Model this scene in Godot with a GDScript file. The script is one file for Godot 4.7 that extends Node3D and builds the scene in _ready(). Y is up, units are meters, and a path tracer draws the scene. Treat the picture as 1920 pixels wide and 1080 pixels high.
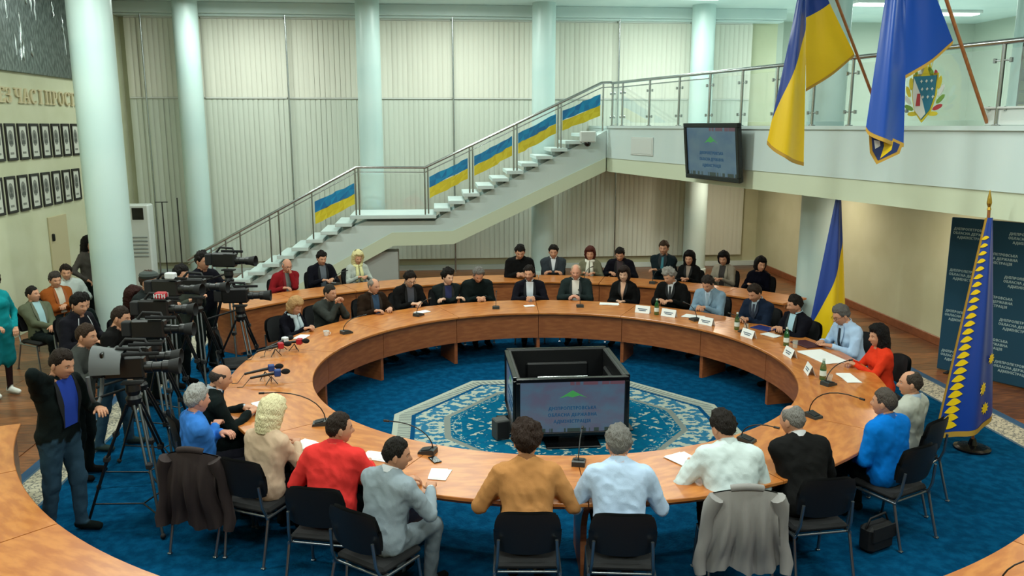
extends Node3D
# A council hall seen from a gallery: a ring shaped table full of people, press cameras at the left, a staircase and flags behind.


func _ready() -> void:
	# camera
	var cam := Camera3D.new()
	cam.name = "camera"
	cam.position = Vector3(0, 3.55, 0)
	cam.rotation = Vector3(-atan(304.0 / 1550.0), 0, 0)
	cam.fov = rad_to_deg(2.0 * atan(540.0 / 1550.0))
	cam.far = 100.0
	cam.current = true
	add_child(cam)
	# environment: a closed hall at night, so no sky light comes in
	var we := WorldEnvironment.new()
	we.name = "environment"
	var env := Environment.new()
	env.background_mode = Environment.BG_COLOR
	env.background_color = Color(0.02, 0.025, 0.03)
	env.tonemap_mode = Environment.TONE_MAPPER_LINEAR
	env.tonemap_exposure = 1.27
	env.sdfgi_enabled = true
	env.ssao_enabled = true
	env.ssil_enabled = true
	we.environment = env
	add_child(we)
	rng.seed = 20
	fold.seed = 4
	fold.frequency = 5.5
	fold.fractal_octaves = 3
	base_materials()
	build_lights()
	# structure
	build_shell()
	build_blinds()
	build_carpets()
	build_left_wall()
	build_stairs()
	build_gallery()
	# furniture and things
	build_tables()
	build_televisions()
	build_flags()
	build_press_wall()
	build_table_things()
	build_press()
	# people and their chairs
	make_heads()
	build_people()
	bow_and_extras()


func build_lights() -> void:
	var tube := mat("ceiling lamp glow", "ffffff", 0.5)
	tube.emission_enabled = true
	tube.emission = Color("f4fbf4")
	tube.emission_energy_multiplier = 2.2
	# u, w, energy
	var spots := [[-4.5, 2.0, 13.0], [0.5, 2.0, 13.0], [5.0, 1.0, 13.0], [-4.5, 7.0, 12.0], [0.5, 7.0, 12.0], [4.4, 5.6, 11.0], [-4.5, 12.0, 15.0], [0.5, 12.0, 15.0], [-4.3, 18.2, 9.5], [0.4, 18.2, 9.5], [5.2, 18.0, 9.0], [10.5, 9.0, 9.0], [10.3, 18.6, 8.0], [12.3, 20.0, 8.0]]
	for k in spots.size():
		var s: Array = spots[k]
		var seen: String = {12: "lit ceiling lamp over the gallery between the two hanging flags", 13: "lit ceiling lamp over the gallery right of the plain blue flag"}.get(k, "long white ceiling lamp of the hall")
		var t := thing("ceiling_light", seen, "lamp", L(s[0], 6.22, s[1]), PHI, "ceiling lamps of the hall")
		part(t, "housing", MB.new().box(Vector3(0, 0.045, 0), Vector3(1.9, 0.07, 0.42), 0.01), mat("lamp housing", "d8dbd8", 0.5))
		part(t, "diffuser", MB.new().box(Vector3(0, -0.005, 0), Vector3(1.8, 0.03, 0.34), 0.006), tube)
		var a := AreaLight3D.new()
		a.name = "lamp_light"
		a.area_size = Vector2(1.8, 0.34)
		a.light_energy = s[2]
		a.light_color = Color(0.955, 1.0, 0.965)
		a.area_range = 30.0
		a.shadow_enabled = true
		a.rotation = Vector3(-PI / 2, 0, 0)
		a.position = Vector3(0, -0.03, 0)
		t.add_child(a)
	# added lamps, unseen from the camera, to brighten the space under the gallery
	var warm := mat("added soffit lamp glow", "ffffff", 0.5)
	warm.emission_enabled = true
	warm.emission = Color("fff0d8")
	warm.emission_energy_multiplier = 1.5
	for s in [[6.6, 18.6], [5.6, 16.2], [7.2, 15.6], [7.1, 12.0], [7.4, 8.6]]:
		var t := thing("added_soffit_lamp", "unseen lamp added to brighten the space under the gallery", "lamp", L(s[0], 2.55, s[1]), PHI, "added lamps under the gallery")
		part(t, "ring", MB.new().lathe([Vector2(0.13, 0.012), Vector2(0.13, -0.004), Vector2(0.10, -0.008), Vector2(0.10, 0.012)], 20), mat("lamp housing", "d8dbd8", 0.5))
		part(t, "diffuser", MB.new().lathe([Vector2(0.0, -0.002), Vector2(0.10, -0.002)], 20), warm)
		var a := AreaLight3D.new()
		a.name = "lamp_light"
		a.area_size = Vector2(0.2, 0.2)
		a.light_energy = 2.2
		a.light_color = Color("ffeed6")
		a.area_range = 20.0
		a.shadow_enabled = true
		a.rotation = Vector3(-PI / 2, 0, 0)
		a.position = Vector3(0, -0.02, 0)
		t.add_child(a)


const PHI := 0.09076          # the room's axis against the camera's
const CX := 0.48              # centre of the round table
const CZ := -9.5
const TOP := 0.7605             # table height

var used := {}
var mats := {}
var fold := FastNoiseLite.new()
var rng := RandomNumberGenerator.new()
var head_v := PackedVector3Array()
var head_zone := PackedByteArray()
var head_ix := PackedInt32Array()
var hands := {}
var chair_meshes := {}
var people := {}
var chairs := {}


# ---------------------------------------------------------------- mesh builder
class MB:
	var v := PackedVector3Array()
	var n := PackedVector3Array()
	var c := PackedColorArray()
	var uv := PackedVector2Array()
	var ix := PackedInt32Array()
	var col := Color.WHITE
	var xf := Transform3D.IDENTITY

	func vert(p: Vector3, nn: Vector3, u := Vector2.ZERO) -> int:
		v.append(xf * p)
		n.append((xf.basis * nn).normalized())
		c.append(col)
		uv.append(u)
		return v.size() - 1

	func tri(a: int, b: int, d: int) -> void:
		var fn := (v[d] - v[a]).cross(v[b] - v[a])
		if fn.dot(n[a] + n[b] + n[d]) < 0.0:
			ix.append(a); ix.append(d); ix.append(b)
		else:
			ix.append(a); ix.append(b); ix.append(d)

	func quad(a: int, b: int, d: int, e: int) -> void:
		tri(a, b, d)
		tri(a, d, e)

	func face(pts: Array, nn: Vector3, uvs := []) -> void:
		var f := []
		for i in pts.size():
			f.append(vert(pts[i], nn, uvs[i] if uvs.size() else Vector2.ZERO))
		for i in range(1, pts.size() - 1):
			tri(f[0], f[i], f[i + 1])

	func corner(h: Vector3, b: float, s: Vector3, ax: int) -> Vector3:
		var p := h - Vector3(b, b, b)
		p[ax] = h[ax]
		return p * s

	func box(at: Vector3, size: Vector3, b := 0.0, basis := Basis.IDENTITY) -> MB:
		var old := xf
		xf = xf * Transform3D(basis, at)
		var h := size * 0.5
		b = minf(b, minf(h.x, minf(h.y, h.z)) * 0.95)
		for ax in 3:
			var i := (ax + 1) % 3
			var j := (ax + 2) % 3
			for s in [-1.0, 1.0]:
				var nn := Vector3.ZERO
				nn[ax] = s
				var q := []
				for e in [[-1, -1], [1, -1], [1, 1], [-1, 1]]:
					var sg := Vector3.ZERO
					sg[ax] = s
					sg[i] = e[0]
					sg[j] = e[1]
					q.append(corner(h, b, sg, ax))
				face(q, nn, [Vector2(0, 0), Vector2(1, 0), Vector2(1, 1), Vector2(0, 1)])
		if b > 0.0:
			for k in 3:
				var i := (k + 1) % 3
				var j := (k + 2) % 3
				for si in [-1.0, 1.0]:
					for sj in [-1.0, 1.0]:
						var lo := Vector3.ZERO
						lo[i] = si
						lo[j] = sj
						lo[k] = -1.0
						var hi := lo
						hi[k] = 1.0
						var nn := Vector3.ZERO
						nn[i] = si
						nn[j] = sj
						face([corner(h, b, lo, i), corner(h, b, hi, i), corner(h, b, hi, j), corner(h, b, lo, j)], nn.normalized())
			for sx in [-1.0, 1.0]:
				for sy in [-1.0, 1.0]:
					for sz in [-1.0, 1.0]:
						var sg := Vector3(sx, sy, sz)
						face([corner(h, b, sg, 0), corner(h, b, sg, 1), corner(h, b, sg, 2)], sg.normalized())
		xf = old
		return self

	func tube(pts: Array, r, sides := 8, caps := true) -> MB:
		var up := Vector3.UP
		var first := -1
		var count := pts.size()
		for i in count:
			var t: Vector3 = (pts[mini(i + 1, count - 1)] - pts[maxi(i - 1, 0)]).normalized()
			if i == 0:
				up = Vector3.UP if absf(t.y) < 0.9 else Vector3.RIGHT
			up = (up - t * up.dot(t)).normalized()
			var side := t.cross(up)
			var rr: float = r[i] if r is Array else r
			for k in sides + 1:
				var a := TAU * k / sides
				var d := up * cos(a) + side * sin(a)
				var id := vert(pts[i] + d * rr, d, Vector2(float(k) / sides, float(i) / maxf(count - 1, 1)))
				if first < 0:
					first = id
		for i in count - 1:
			for k in sides:
				var a := first + i * (sides + 1) + k
				quad(a, a + 1, a + sides + 2, a + sides + 1)
		if caps:
			for e in [0, count - 1]:
				var t: Vector3 = (pts[0] - pts[1]).normalized() if e == 0 else (pts[count - 1] - pts[count - 2]).normalized()
				var q := []
				var base: int = first + e * (sides + 1)
				var inv := xf.affine_inverse()
				for k in sides:
					q.append(inv * v[base + k])
				face(q, t)
		return self

	# profile of (radius, height), turned about y
	func lathe(profile: Array, segs := 20, at := Vector3.ZERO, basis := Basis.IDENTITY) -> MB:
		var old := xf
		xf = xf * Transform3D(basis, at)
		for i in profile.size() - 1:
			var p: Vector2 = profile[i]
			var q: Vector2 = profile[i + 1]
			var d := q - p
			if d.length() < 1e-6:
				continue
			var nr := Vector2(d.y, -d.x).normalized()
			var first := v.size()
			for k in segs + 1:
				var a := TAU * k / segs
				var nn := Vector3(cos(a) * nr.x, nr.y, sin(a) * nr.x)
				vert(Vector3(cos(a) * p.x, p.y, sin(a) * p.x), nn, Vector2(float(k) / segs, 0))
				vert(Vector3(cos(a) * q.x, q.y, sin(a) * q.x), nn, Vector2(float(k) / segs, 1))
			for k in segs:
				var a := first + k * 2
				quad(a, a + 1, a + 3, a + 2)
		xf = old
		return self

	# closed profile of (radius, height) swept round y; angle 0 looks to -z, positive to +x
	func arc(profile: Array, a0: float, a1: float, segs: int) -> MB:
		var count := profile.size()
		var mid := Vector2.ZERO
		for p in profile:
			mid += p / count
		for i in count:
			var p: Vector2 = profile[i]
			var q: Vector2 = profile[(i + 1) % count]
			var d := q - p
			var nr := Vector2(d.y, -d.x).normalized()
			if nr.dot((p + q) * 0.5 - mid) < 0.0:
				nr = -nr
			var first := v.size()
			for k in segs + 1:
				var a := lerpf(a0, a1, float(k) / segs)
				var o := Vector3(sin(a), 0, -cos(a))
				var nn := o * nr.x + Vector3(0, nr.y, 0)
				vert(o * p.x + Vector3(0, p.y, 0), nn, Vector2(a * p.x, 0))
				vert(o * q.x + Vector3(0, q.y, 0), nn, Vector2(a * q.x, q.distance_to(p)))
			for k in segs:
				var a := first + k * 2
				quad(a, a + 1, a + 3, a + 2)
		for e in [0, 1]:
			var a: float = a1 if e else a0
			var o := Vector3(sin(a), 0, -cos(a))
			var nn := Vector3(cos(a), 0, sin(a)) * (1.0 if e else -1.0)
			var q := []
			for p in profile:
				q.append(o * p.x + Vector3(0, p.y, 0))
			face(q, nn)
		return self

	# polygon in xy, extruded along z from z0 to z1
	func extrude(poly: PackedVector2Array, z0: float, z1: float) -> MB:
		var t := Geometry2D.triangulate_polygon(poly)
		for z in [z0, z1]:
			var nn := Vector3(0, 0, 1.0 if z == maxf(z0, z1) else -1.0)
			var first := v.size()
			for p in poly:
				vert(Vector3(p.x, p.y, z), nn, p)
			for i in range(0, t.size(), 3):
				tri(first + t[i], first + t[i + 1], first + t[i + 2])
		var cw := Geometry2D.is_polygon_clockwise(poly)
		for i in poly.size():
			var p := poly[i]
			var q := poly[(i + 1) % poly.size()]
			var d := (q - p).normalized()
			var nn := Vector3(d.y, -d.x, 0) * (-1.0 if cw else 1.0)
			face([Vector3(p.x, p.y, z0), Vector3(q.x, q.y, z0), Vector3(q.x, q.y, z1), Vector3(p.x, p.y, z1)], nn)
		return self

	# grid of points as a sheet with thickness
	func sheet(rows: Array, thick := 0.004) -> MB:
		var nr := rows.size()
		var nc: int = rows[0].size()
		for side in [1.0, -1.0]:
			var first := v.size()
			for i in nr:
				for j in nc:
					var du: Vector3 = rows[i][mini(j + 1, nc - 1)] - rows[i][maxi(j - 1, 0)]
					var dv: Vector3 = rows[mini(i + 1, nr - 1)][j] - rows[maxi(i - 1, 0)][j]
					var nn := dv.cross(du)
					nn = nn.normalized() * side if nn.length() > 1e-9 else Vector3(0, 0, side)
					vert(rows[i][j] + nn * thick * 0.5, nn, Vector2(float(j) / (nc - 1), float(i) / (nr - 1)))
			for i in nr - 1:
				for j in nc - 1:
					var a := first + i * nc + j
					quad(a, a + 1, a + nc + 1, a + nc)
		return self

	func ball(at: Vector3, r: Vector3, nu := 12, nv := 8, basis := Basis.IDENTITY) -> MB:
		var first := v.size()
		for i in nv + 1:
			var th := PI * i / nv
			for j in nu + 1:
				var a := TAU * j / nu
				var d := Vector3(sin(th) * cos(a), cos(th), sin(th) * sin(a))
				vert(at + basis * (d * r), basis * (d / r).normalized(), Vector2(float(j) / nu, float(i) / nv))
		for i in nv:
			for j in nu:
				var a := first + i * (nu + 1) + j
				quad(a, a + 1, a + nu + 2, a + nu + 1)
		return self

	func into(am: ArrayMesh, m: Material) -> ArrayMesh:
		var ar := []
		ar.resize(Mesh.ARRAY_MAX)
		ar[Mesh.ARRAY_VERTEX] = v
		ar[Mesh.ARRAY_NORMAL] = n
		ar[Mesh.ARRAY_COLOR] = c
		ar[Mesh.ARRAY_TEX_UV] = uv
		ar[Mesh.ARRAY_INDEX] = ix
		am.add_surface_from_arrays(Mesh.PRIMITIVE_TRIANGLES, ar)
		am.surface_set_material(am.get_surface_count() - 1, m)
		return am


# ---------------------------------------------------------------- distance field, meshed as surface nets
class Net:
	var o: Vector3
	var h: float
	var nx: int
	var ny: int
	var nz: int
	var f := PackedFloat32Array()
	var best := PackedFloat32Array()
	var id := PackedByteArray()

	func _init(lo: Vector3, hi: Vector3, cell: float) -> void:
		o = lo
		h = cell
		nx = int((hi.x - lo.x) / cell) + 2
		ny = int((hi.y - lo.y) / cell) + 2
		nz = int((hi.z - lo.z) / cell) + 2
		f.resize(nx * ny * nz)
		f.fill(10.0)
		best.resize(nx * ny * nz)
		best.fill(10.0)
		id.resize(nx * ny * nz)

	func cap(a: Vector3, b: Vector3, ra: float, rb: float, k: float, tag: int) -> void:
		var e := maxf(ra, rb) + k + 1.6 * h
		var x0 := maxi(0, int((minf(a.x, b.x) - e - o.x) / h))
		var y0 := maxi(0, int((minf(a.y, b.y) - e - o.y) / h))
		var z0 := maxi(0, int((minf(a.z, b.z) - e - o.z) / h))
		var x1 := mini(nx - 1, int((maxf(a.x, b.x) + e - o.x) / h) + 1)
		var y1 := mini(ny - 1, int((maxf(a.y, b.y) + e - o.y) / h) + 1)
		var z1 := mini(nz - 1, int((maxf(a.z, b.z) + e - o.z) / h) + 1)
		var ba := b - a
		var bl := maxf(ba.length_squared(), 1e-8)
		for z in range(z0, z1 + 1):
			for y in range(y0, y1 + 1):
				var i := (z * ny + y) * nx + x0
				var pa := o + Vector3(x0 * h, y * h, z * h) - a
				for x in range(x0, x1 + 1):
					var t := clampf(pa.dot(ba) / bl, 0.0, 1.0)
					var d := (pa - ba * t).length() - ra - (rb - ra) * t
					if d < best[i]:
						best[i] = d
						id[i] = tag
					var g := f[i]
					var q := k - absf(g - d)
					if q > 0.0:
						f[i] = minf(g, d) - q * q * 0.25 / k
					elif d < g:
						f[i] = d
					i += 1
					pa.x += h

	# vertices coloured by tag; lump moves cloth in and out
	func mesh_into(mb: MB, colours: Array, lump: FastNoiseLite, lump_tags: Array, seed_off: Vector3) -> void:
		var cells := PackedInt32Array()
		var vi := {}
		var sx := 1
		var sy := nx
		var sz := nx * ny
		var lim := 2.2 * h
		var base := mb.v.size()
		var off := [0, sx, sy, sx + sy, sz, sx + sz, sy + sz, sx + sy + sz]
		var edges := [[0, 1], [2, 3], [4, 5], [6, 7], [0, 2], [1, 3], [4, 6], [5, 7], [0, 4], [1, 5], [2, 6], [3, 7]]
		var pos := [Vector3(0, 0, 0), Vector3(1, 0, 0), Vector3(0, 1, 0), Vector3(1, 1, 0), Vector3(0, 0, 1), Vector3(1, 0, 1), Vector3(0, 1, 1), Vector3(1, 1, 1)]
		var q := PackedFloat32Array()
		q.resize(8)
		for z in nz - 1:
			for y in ny - 1:
				var i := (z * ny + y) * nx
				for x in nx - 1:
					if absf(f[i]) < lim:
						var neg := 0
						for k in 8:
							q[k] = f[i + off[k]]
							if q[k] < 0.0:
								neg += 1
						if neg > 0 and neg < 8:
							var p := Vector3.ZERO
							var m := 0
							for e in edges:
								var fa := q[e[0]]
								var fb := q[e[1]]
								if (fa < 0.0) != (fb < 0.0):
									p += pos[e[0]].lerp(pos[e[1]], fa / (fa - fb))
									m += 1
							p = o + (Vector3(x, y, z) + p / m) * h
							var kk := 0
							for k in 8:
								if absf(q[k]) < absf(q[kk]):
									kk = k
							var tag := id[i + off[kk]]
							vi[i] = mb.v.size()
							cells.append(i)
							mb.v.append(p)
							mb.c.append(colours[tag])
							mb.uv.append(Vector2(tag, 0))
							mb.n.append(Vector3.ZERO)
					i += 1
		for i in cells:
			var s := f[i] < 0.0
			for e in 3:
				var st: int = [sx, sy, sz][e]
				if (f[i + st] < 0.0) == s:
					continue
				var u: int = [sy, sz, sx][e]
				var w: int = [sz, sx, sy][e]
				if not (vi.has(i - u) and vi.has(i - w) and vi.has(i - u - w)):
					continue
				var a: int = vi[i]
				var b: int = vi[i - u]
				var c2: int = vi[i - u - w]
				var d: int = vi[i - w]
				if not s:
					mb.ix.append_array(PackedInt32Array([a, b, c2, a, c2, d]))
				else:
					mb.ix.append_array(PackedInt32Array([a, c2, b, a, d, c2]))
		smooth(mb, base)
		if lump:
			for i in range(base, mb.v.size()):
				if int(mb.uv[i].x) in lump_tags:
					var p := mb.v[i] + seed_off
					var d := lump.get_noise_3d(p.x, p.y * 0.8, p.z)
					mb.v[i] += mb.n[i] * (absf(d) * -0.024 + 0.005)
			smooth(mb, base)

	func smooth(mb: MB, base: int) -> void:
		for i in range(base, mb.n.size()):
			mb.n[i] = Vector3.ZERO
		for t in range(0, mb.ix.size(), 3):
			var a := mb.ix[t]
			if a < base:
				continue
			var b := mb.ix[t + 1]
			var c2 := mb.ix[t + 2]
			var fn := (mb.v[c2] - mb.v[a]).cross(mb.v[b] - mb.v[a])
			mb.n[a] += fn
			mb.n[b] += fn
			mb.n[c2] += fn
		for i in range(base, mb.n.size()):
			mb.n[i] = mb.n[i].normalized()


# ---------------------------------------------------------------- nodes
func numbered(called: String) -> String:
	var k: int = used.get(called, 0)
	used[called] = k + 1
	return called if k == 0 else "%s_%03d" % [called, k]


func thing(called: String, label: String, category: String, at := Vector3.ZERO, turn := 0.0, group := "") -> Node3D:
	var o := Node3D.new()
	o.name = numbered(called)
	add_child(o)
	o.position = at
	o.rotation.y = turn
	o.set_meta("label", label)
	o.set_meta("category", category)
	if group:
		o.set_meta("group", group)
	return o


func part(parent: Node3D, called: String, mb: MB, m: Material) -> MeshInstance3D:
	return put(parent, called, mb.into(ArrayMesh.new(), m))


func put(parent: Node3D, called: String, mesh: Mesh, at := Vector3.ZERO, turn := 0.0) -> MeshInstance3D:
	var o := MeshInstance3D.new()
	o.name = called
	o.mesh = mesh
	o.position = at
	o.rotation.y = turn
	parent.add_child(o, true)
	return o


func struct(called: String, mb: MB, m: Material, label: String, category: String, at := Vector3.ZERO, turn := PHI) -> MeshInstance3D:
	var o := part(self, called, mb, m)
	o.position = at
	o.rotation.y = turn
	o.set_meta("kind", "structure")
	o.set_meta("label", label)
	o.set_meta("category", category)
	return o


func single(called: String, label: String, category: String, mb: MB, m: Material, at := Vector3.ZERO, turn := 0.0, group := "") -> MeshInstance3D:
	var o := part(self, numbered(called), mb, m)
	o.position = at
	o.rotation.y = turn
	o.set_meta("label", label)
	o.set_meta("category", category)
	if group:
		o.set_meta("group", group)
	return o


# room coordinates: u to the right along the back wall, w away from the camera
func L(u: float, y: float, w: float) -> Vector3:
	return Vector3(u * cos(PHI) - w * sin(PHI), y, -u * sin(PHI) - w * cos(PHI))


# what one stands on: the carpet's pile or the bare floor
func ground(x: float, z: float) -> float:
	var u := x * cos(PHI) - z * sin(PHI)
	var d := -x * sin(PHI) - z * cos(PHI)
	return 0.0105 if absf(u - 1.35) < 5.15 and absf(d - 9.9) < 5.7 else 0.0


# on the ring: angle 0 is the far side, positive to the right
func ring(r: float, deg: float, y: float) -> Vector3:
	var a := deg_to_rad(deg)
	return Vector3(CX + sin(a) * r, y, CZ - cos(a) * r)


func lin(hex: String) -> Color:
	return Color(hex).srgb_to_linear()


# ---------------------------------------------------------------- materials
func mat(key: String, hex := "ffffff", rough := 0.6, metal := 0.0) -> StandardMaterial3D:
	if mats.has(key):
		return mats[key]
	var m := StandardMaterial3D.new()
	m.resource_name = key
	m.albedo_color = Color(hex)
	m.roughness = rough
	m.metallic = metal
	mats[key] = m
	return m


func noise_tex(freq: float, stretch: Array, lo: String, hi: String, size := 512, octaves := 4, sd := 1) -> NoiseTexture2D:
	var nz := FastNoiseLite.new()
	nz.noise_type = FastNoiseLite.TYPE_SIMPLEX_SMOOTH
	nz.frequency = freq
	nz.fractal_octaves = octaves
	nz.seed = sd
	var t := NoiseTexture2D.new()
	t.width = int(size * stretch[0])
	t.height = int(size * stretch[1])
	t.seamless = true
	t.noise = nz
	var g := Gradient.new()
	g.set_color(0, Color(lo))
	g.set_color(1, Color(hi))
	g.set_offset(0, 0.25)
	g.set_offset(1, 0.75)
	t.color_ramp = g
	return t


func bump_tex(freq: float, size := 256, sd := 3, strength := 4.0) -> NoiseTexture2D:
	var nz := FastNoiseLite.new()
	nz.frequency = freq
	nz.seed = sd
	nz.fractal_octaves = 3
	var t := NoiseTexture2D.new()
	t.width = size
	t.height = size
	t.seamless = true
	t.as_normal_map = true
	t.bump_strength = strength
	t.noise = nz
	return t


func wood(key: String, lo: String, hi: String, rough: float, scale: Vector3, sd := 1) -> StandardMaterial3D:
	if mats.has(key):
		return mats[key]
	var m := mat(key, "ffffff", rough)
	m.albedo_texture = noise_tex(0.012, [1, 1], lo, hi, 512, 5, sd)
	m.uv1_triplanar = true
	m.uv1_scale = scale
	m.clearcoat_enabled = rough < 0.45
	m.clearcoat = 0.3
	m.clearcoat_roughness = 0.25
	return m


func cloth(key: String, hex: String, rough := 0.9) -> StandardMaterial3D:
	if mats.has(key):
		return mats[key]
	var m := mat(key, hex, rough)
	m.normal_enabled = true
	m.normal_texture = mats["weave_bump"]
	m.normal_scale = 0.5
	m.uv1_triplanar = true
	m.uv1_scale = Vector3(6, 6, 6)
	return m


func text(parent: Node3D, called: String, words: String, height: float, depth: float, at: Vector3, basis: Basis, m: Material, family := "Droid Sans", align := HORIZONTAL_ALIGNMENT_CENTER) -> MeshInstance3D:
	var t := TextMesh.new()
	var f := SystemFont.new()
	f.font_names = PackedStringArray([family])
	f.font_weight = 700
	t.font = f
	t.text = words
	t.font_size = 32
	t.pixel_size = height / 23.0
	t.depth = depth
	t.curve_step = 4.0
	t.horizontal_alignment = align
	t.material = m
	var o := put(parent, called, t)
	o.transform = Transform3D(basis, at)
	return o


# ---------------------------------------------------------------- people
func bell(x: float, w: float) -> float:
	return exp(-(x * x) / (w * w))


func head_point(d: Vector3) -> Vector3:
	var x := d.x * 0.076
	var y := d.y * 0.118
	var z := d.z * 0.096
	if d.y < 0.0:
		var t := -d.y
		x *= 1.0 - 0.2 * t * t
		if d.z < 0.0:
			z *= 1.0 - 0.45 * t
		else:
			z += 0.020 * t * t
	if d.z > 0.0:
		var ramp := smoothstep(0.022, -0.026, y) * smoothstep(-0.044, -0.032, y)
		z += 0.026 * bell(x, 0.014) * ramp
		z -= 0.010 * bell(absf(x) - 0.031, 0.016) * bell(y - 0.006, 0.013)
		z += 0.005 * bell(y - 0.026, 0.010) * bell(x, 0.05)
		z += 0.006 * bell(x, 0.024) * bell(y + 0.064, 0.009)
		z -= 0.004 * bell(x, 0.022) * bell(y + 0.080, 0.007)
		z += 0.008 * bell(x, 0.022) * bell(y + 0.100, 0.014)
		z += 0.004 * bell(absf(x) - 0.045, 0.018) * bell(y + 0.022, 0.018)
	return Vector3(x, y, z)


func make_heads() -> void:
	var nu := 52
	var nv := 40
	for i in nv + 1:
		var th := PI * i / nv
		for j in nu:
			var a := TAU * j / nu
			var p := head_point(Vector3(sin(th) * sin(a), cos(th), sin(th) * cos(a)))
			head_v.append(p)
			var zone := 0
			if p.z > 0.03:
				if absf(p.x) < 0.024 and absf(p.y + 0.064) < 0.008:
					zone = 1
				elif p.y < -0.034 and p.z > 0.0:
					zone = 2
			elif p.z > -0.01 and p.y < -0.05:
				zone = 2
			head_zone.append(zone)
	for i in nv:
		for j in nu:
			var a := i * nu + j
			var b := i * nu + (j + 1) % nu
			head_ix.append_array(PackedInt32Array([a, b, b + nu, a, b + nu, a + nu]))
	# left hands in three poses: wrist at the origin, fingers to +z, palm to -y, thumb to -x
	for pose in ["flat", "curl", "fist"]:
		var net := Net.new(Vector3(-0.10, -0.11, -0.03), Vector3(0.08, 0.05, 0.23), 0.0042)
		var bend: Array = {"flat": [0.12, 0.18, 0.12], "curl": [0.45, 0.6, 0.4], "fist": [1.2, 1.5, 1.0]}[pose]
		var xs := [-0.030, -0.010, 0.010, 0.029]
		var ln := [0.072, 0.082, 0.076, 0.058]
		net.cap(Vector3(-0.004, 0, -0.02), Vector3(0, 0, 0.03), 0.024, 0.026, 0.015, 0)
		for k in 4:
			net.cap(Vector3(xs[k] * 0.6, 0, 0.01), Vector3(xs[k], 0.002, 0.085), 0.015, 0.0125, 0.014, 0)
		for k in 4:
			var p := Vector3(xs[k], 0.0, 0.088)
			var an := 0.0
			for s in 3:
				an += bend[s]
				var len: float = ln[k] * [0.46, 0.30, 0.24][s]
				var e := p + Vector3(xs[k] * 0.05, -sin(an) * len, cos(an) * len)
				net.cap(p, e, 0.0100 - 0.0008 * s, 0.0093 - 0.0008 * s, 0.003, 0)
				p = e
		var fist: bool = pose == "fist"
		net.cap(Vector3(-0.018, -0.004, 0.018), Vector3(-0.048, -0.014, 0.055), 0.015, 0.012, 0.012, 0)
		net.cap(Vector3(-0.048, -0.014, 0.055), Vector3(-0.040 if fist else -0.062, -0.034 if fist else -0.02, 0.088), 0.0115, 0.0095, 0.004, 0)
		var mb := MB.new()
		net.mesh_into(mb, [Color.WHITE], null, [], Vector3.ZERO)
		hands[pose] = mb


func append_mesh(mb: MB, src: MB, t: Transform3D, colour: Color, mirror := false) -> void:
	var base := mb.v.size()
	for i in src.v.size():
		var p := src.v[i]
		var q := src.n[i]
		if mirror:
			p.x = -p.x
			q.x = -q.x
		mb.v.append(t * p)
		mb.n.append((t.basis * q).normalized())
		mb.c.append(colour)
		mb.uv.append(Vector2.ZERO)
	for i in range(0, src.ix.size(), 3):
		mb.ix.append(base + src.ix[i])
		mb.ix.append(base + src.ix[i + (2 if mirror else 1)])
		mb.ix.append(base + src.ix[i + (1 if mirror else 2)])


func add_head(mb: MB, t: Transform3D, skin: Color, hair: Color, beard: float) -> void:
	var base := mb.v.size()
	var lip := skin.lerp(Color(0.35, 0.08, 0.07), 0.35)
	var stubble := skin.lerp(hair, beard)
	for i in head_v.size():
		mb.v.append(t * head_v[i])
		mb.n.append(Vector3.ZERO)
		mb.c.append([skin, lip, stubble][head_zone[i]])
		mb.uv.append(Vector2.ZERO)
	for k in head_ix:
		mb.ix.append(base + k)
	for k in range(0, head_ix.size(), 3):
		var a := base + head_ix[k]
		var b := base + head_ix[k + 1]
		var d := base + head_ix[k + 2]
		var fn := (mb.v[d] - mb.v[a]).cross(mb.v[b] - mb.v[a])
		mb.n[a] += fn
		mb.n[b] += fn
		mb.n[d] += fn
	for i in range(base, mb.v.size()):
		mb.n[i] = mb.n[i].normalized()
		if mb.n[i].dot(mb.v[i] - t.origin) < 0.0:
			mb.n[i] = -mb.n[i]
	mb.xf = t
	for s in [-1.0, 1.0]:
		mb.col = skin
		mb.ball(Vector3(s * 0.078, -0.004, -0.010), Vector3(0.010, 0.031, 0.020), 10, 8, Basis(Vector3.UP, s * 0.35))
		mb.ball(Vector3(s * 0.082, -0.024, -0.004), Vector3(0.006, 0.011, 0.009), 8, 6)
		mb.col = Color(0.62, 0.6, 0.57)
		mb.ball(Vector3(s * 0.031, 0.005, 0.073), Vector3(0.013, 0.0065, 0.010), 10, 6)
		mb.col = Color(0.02, 0.015, 0.012)
		mb.ball(Vector3(s * 0.031, 0.005, 0.0805), Vector3(0.0055, 0.0058, 0.0035), 8, 6)
		mb.col = skin.darkened(0.12)
		mb.tube([Vector3(s * 0.017, 0.010, 0.080), Vector3(s * 0.031, 0.0135, 0.0815), Vector3(s * 0.045, 0.009, 0.074)], 0.0032, 6)
		mb.col = hair.lerp(skin, 0.2)
		mb.tube([Vector3(s * 0.014, 0.024, 0.090), Vector3(s * 0.030, 0.030, 0.087), Vector3(s * 0.049, 0.023, 0.074)], [0.0036, 0.0042, 0.0022], 6)
	mb.xf = Transform3D.IDENTITY
	mb.col = Color.WHITE


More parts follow.
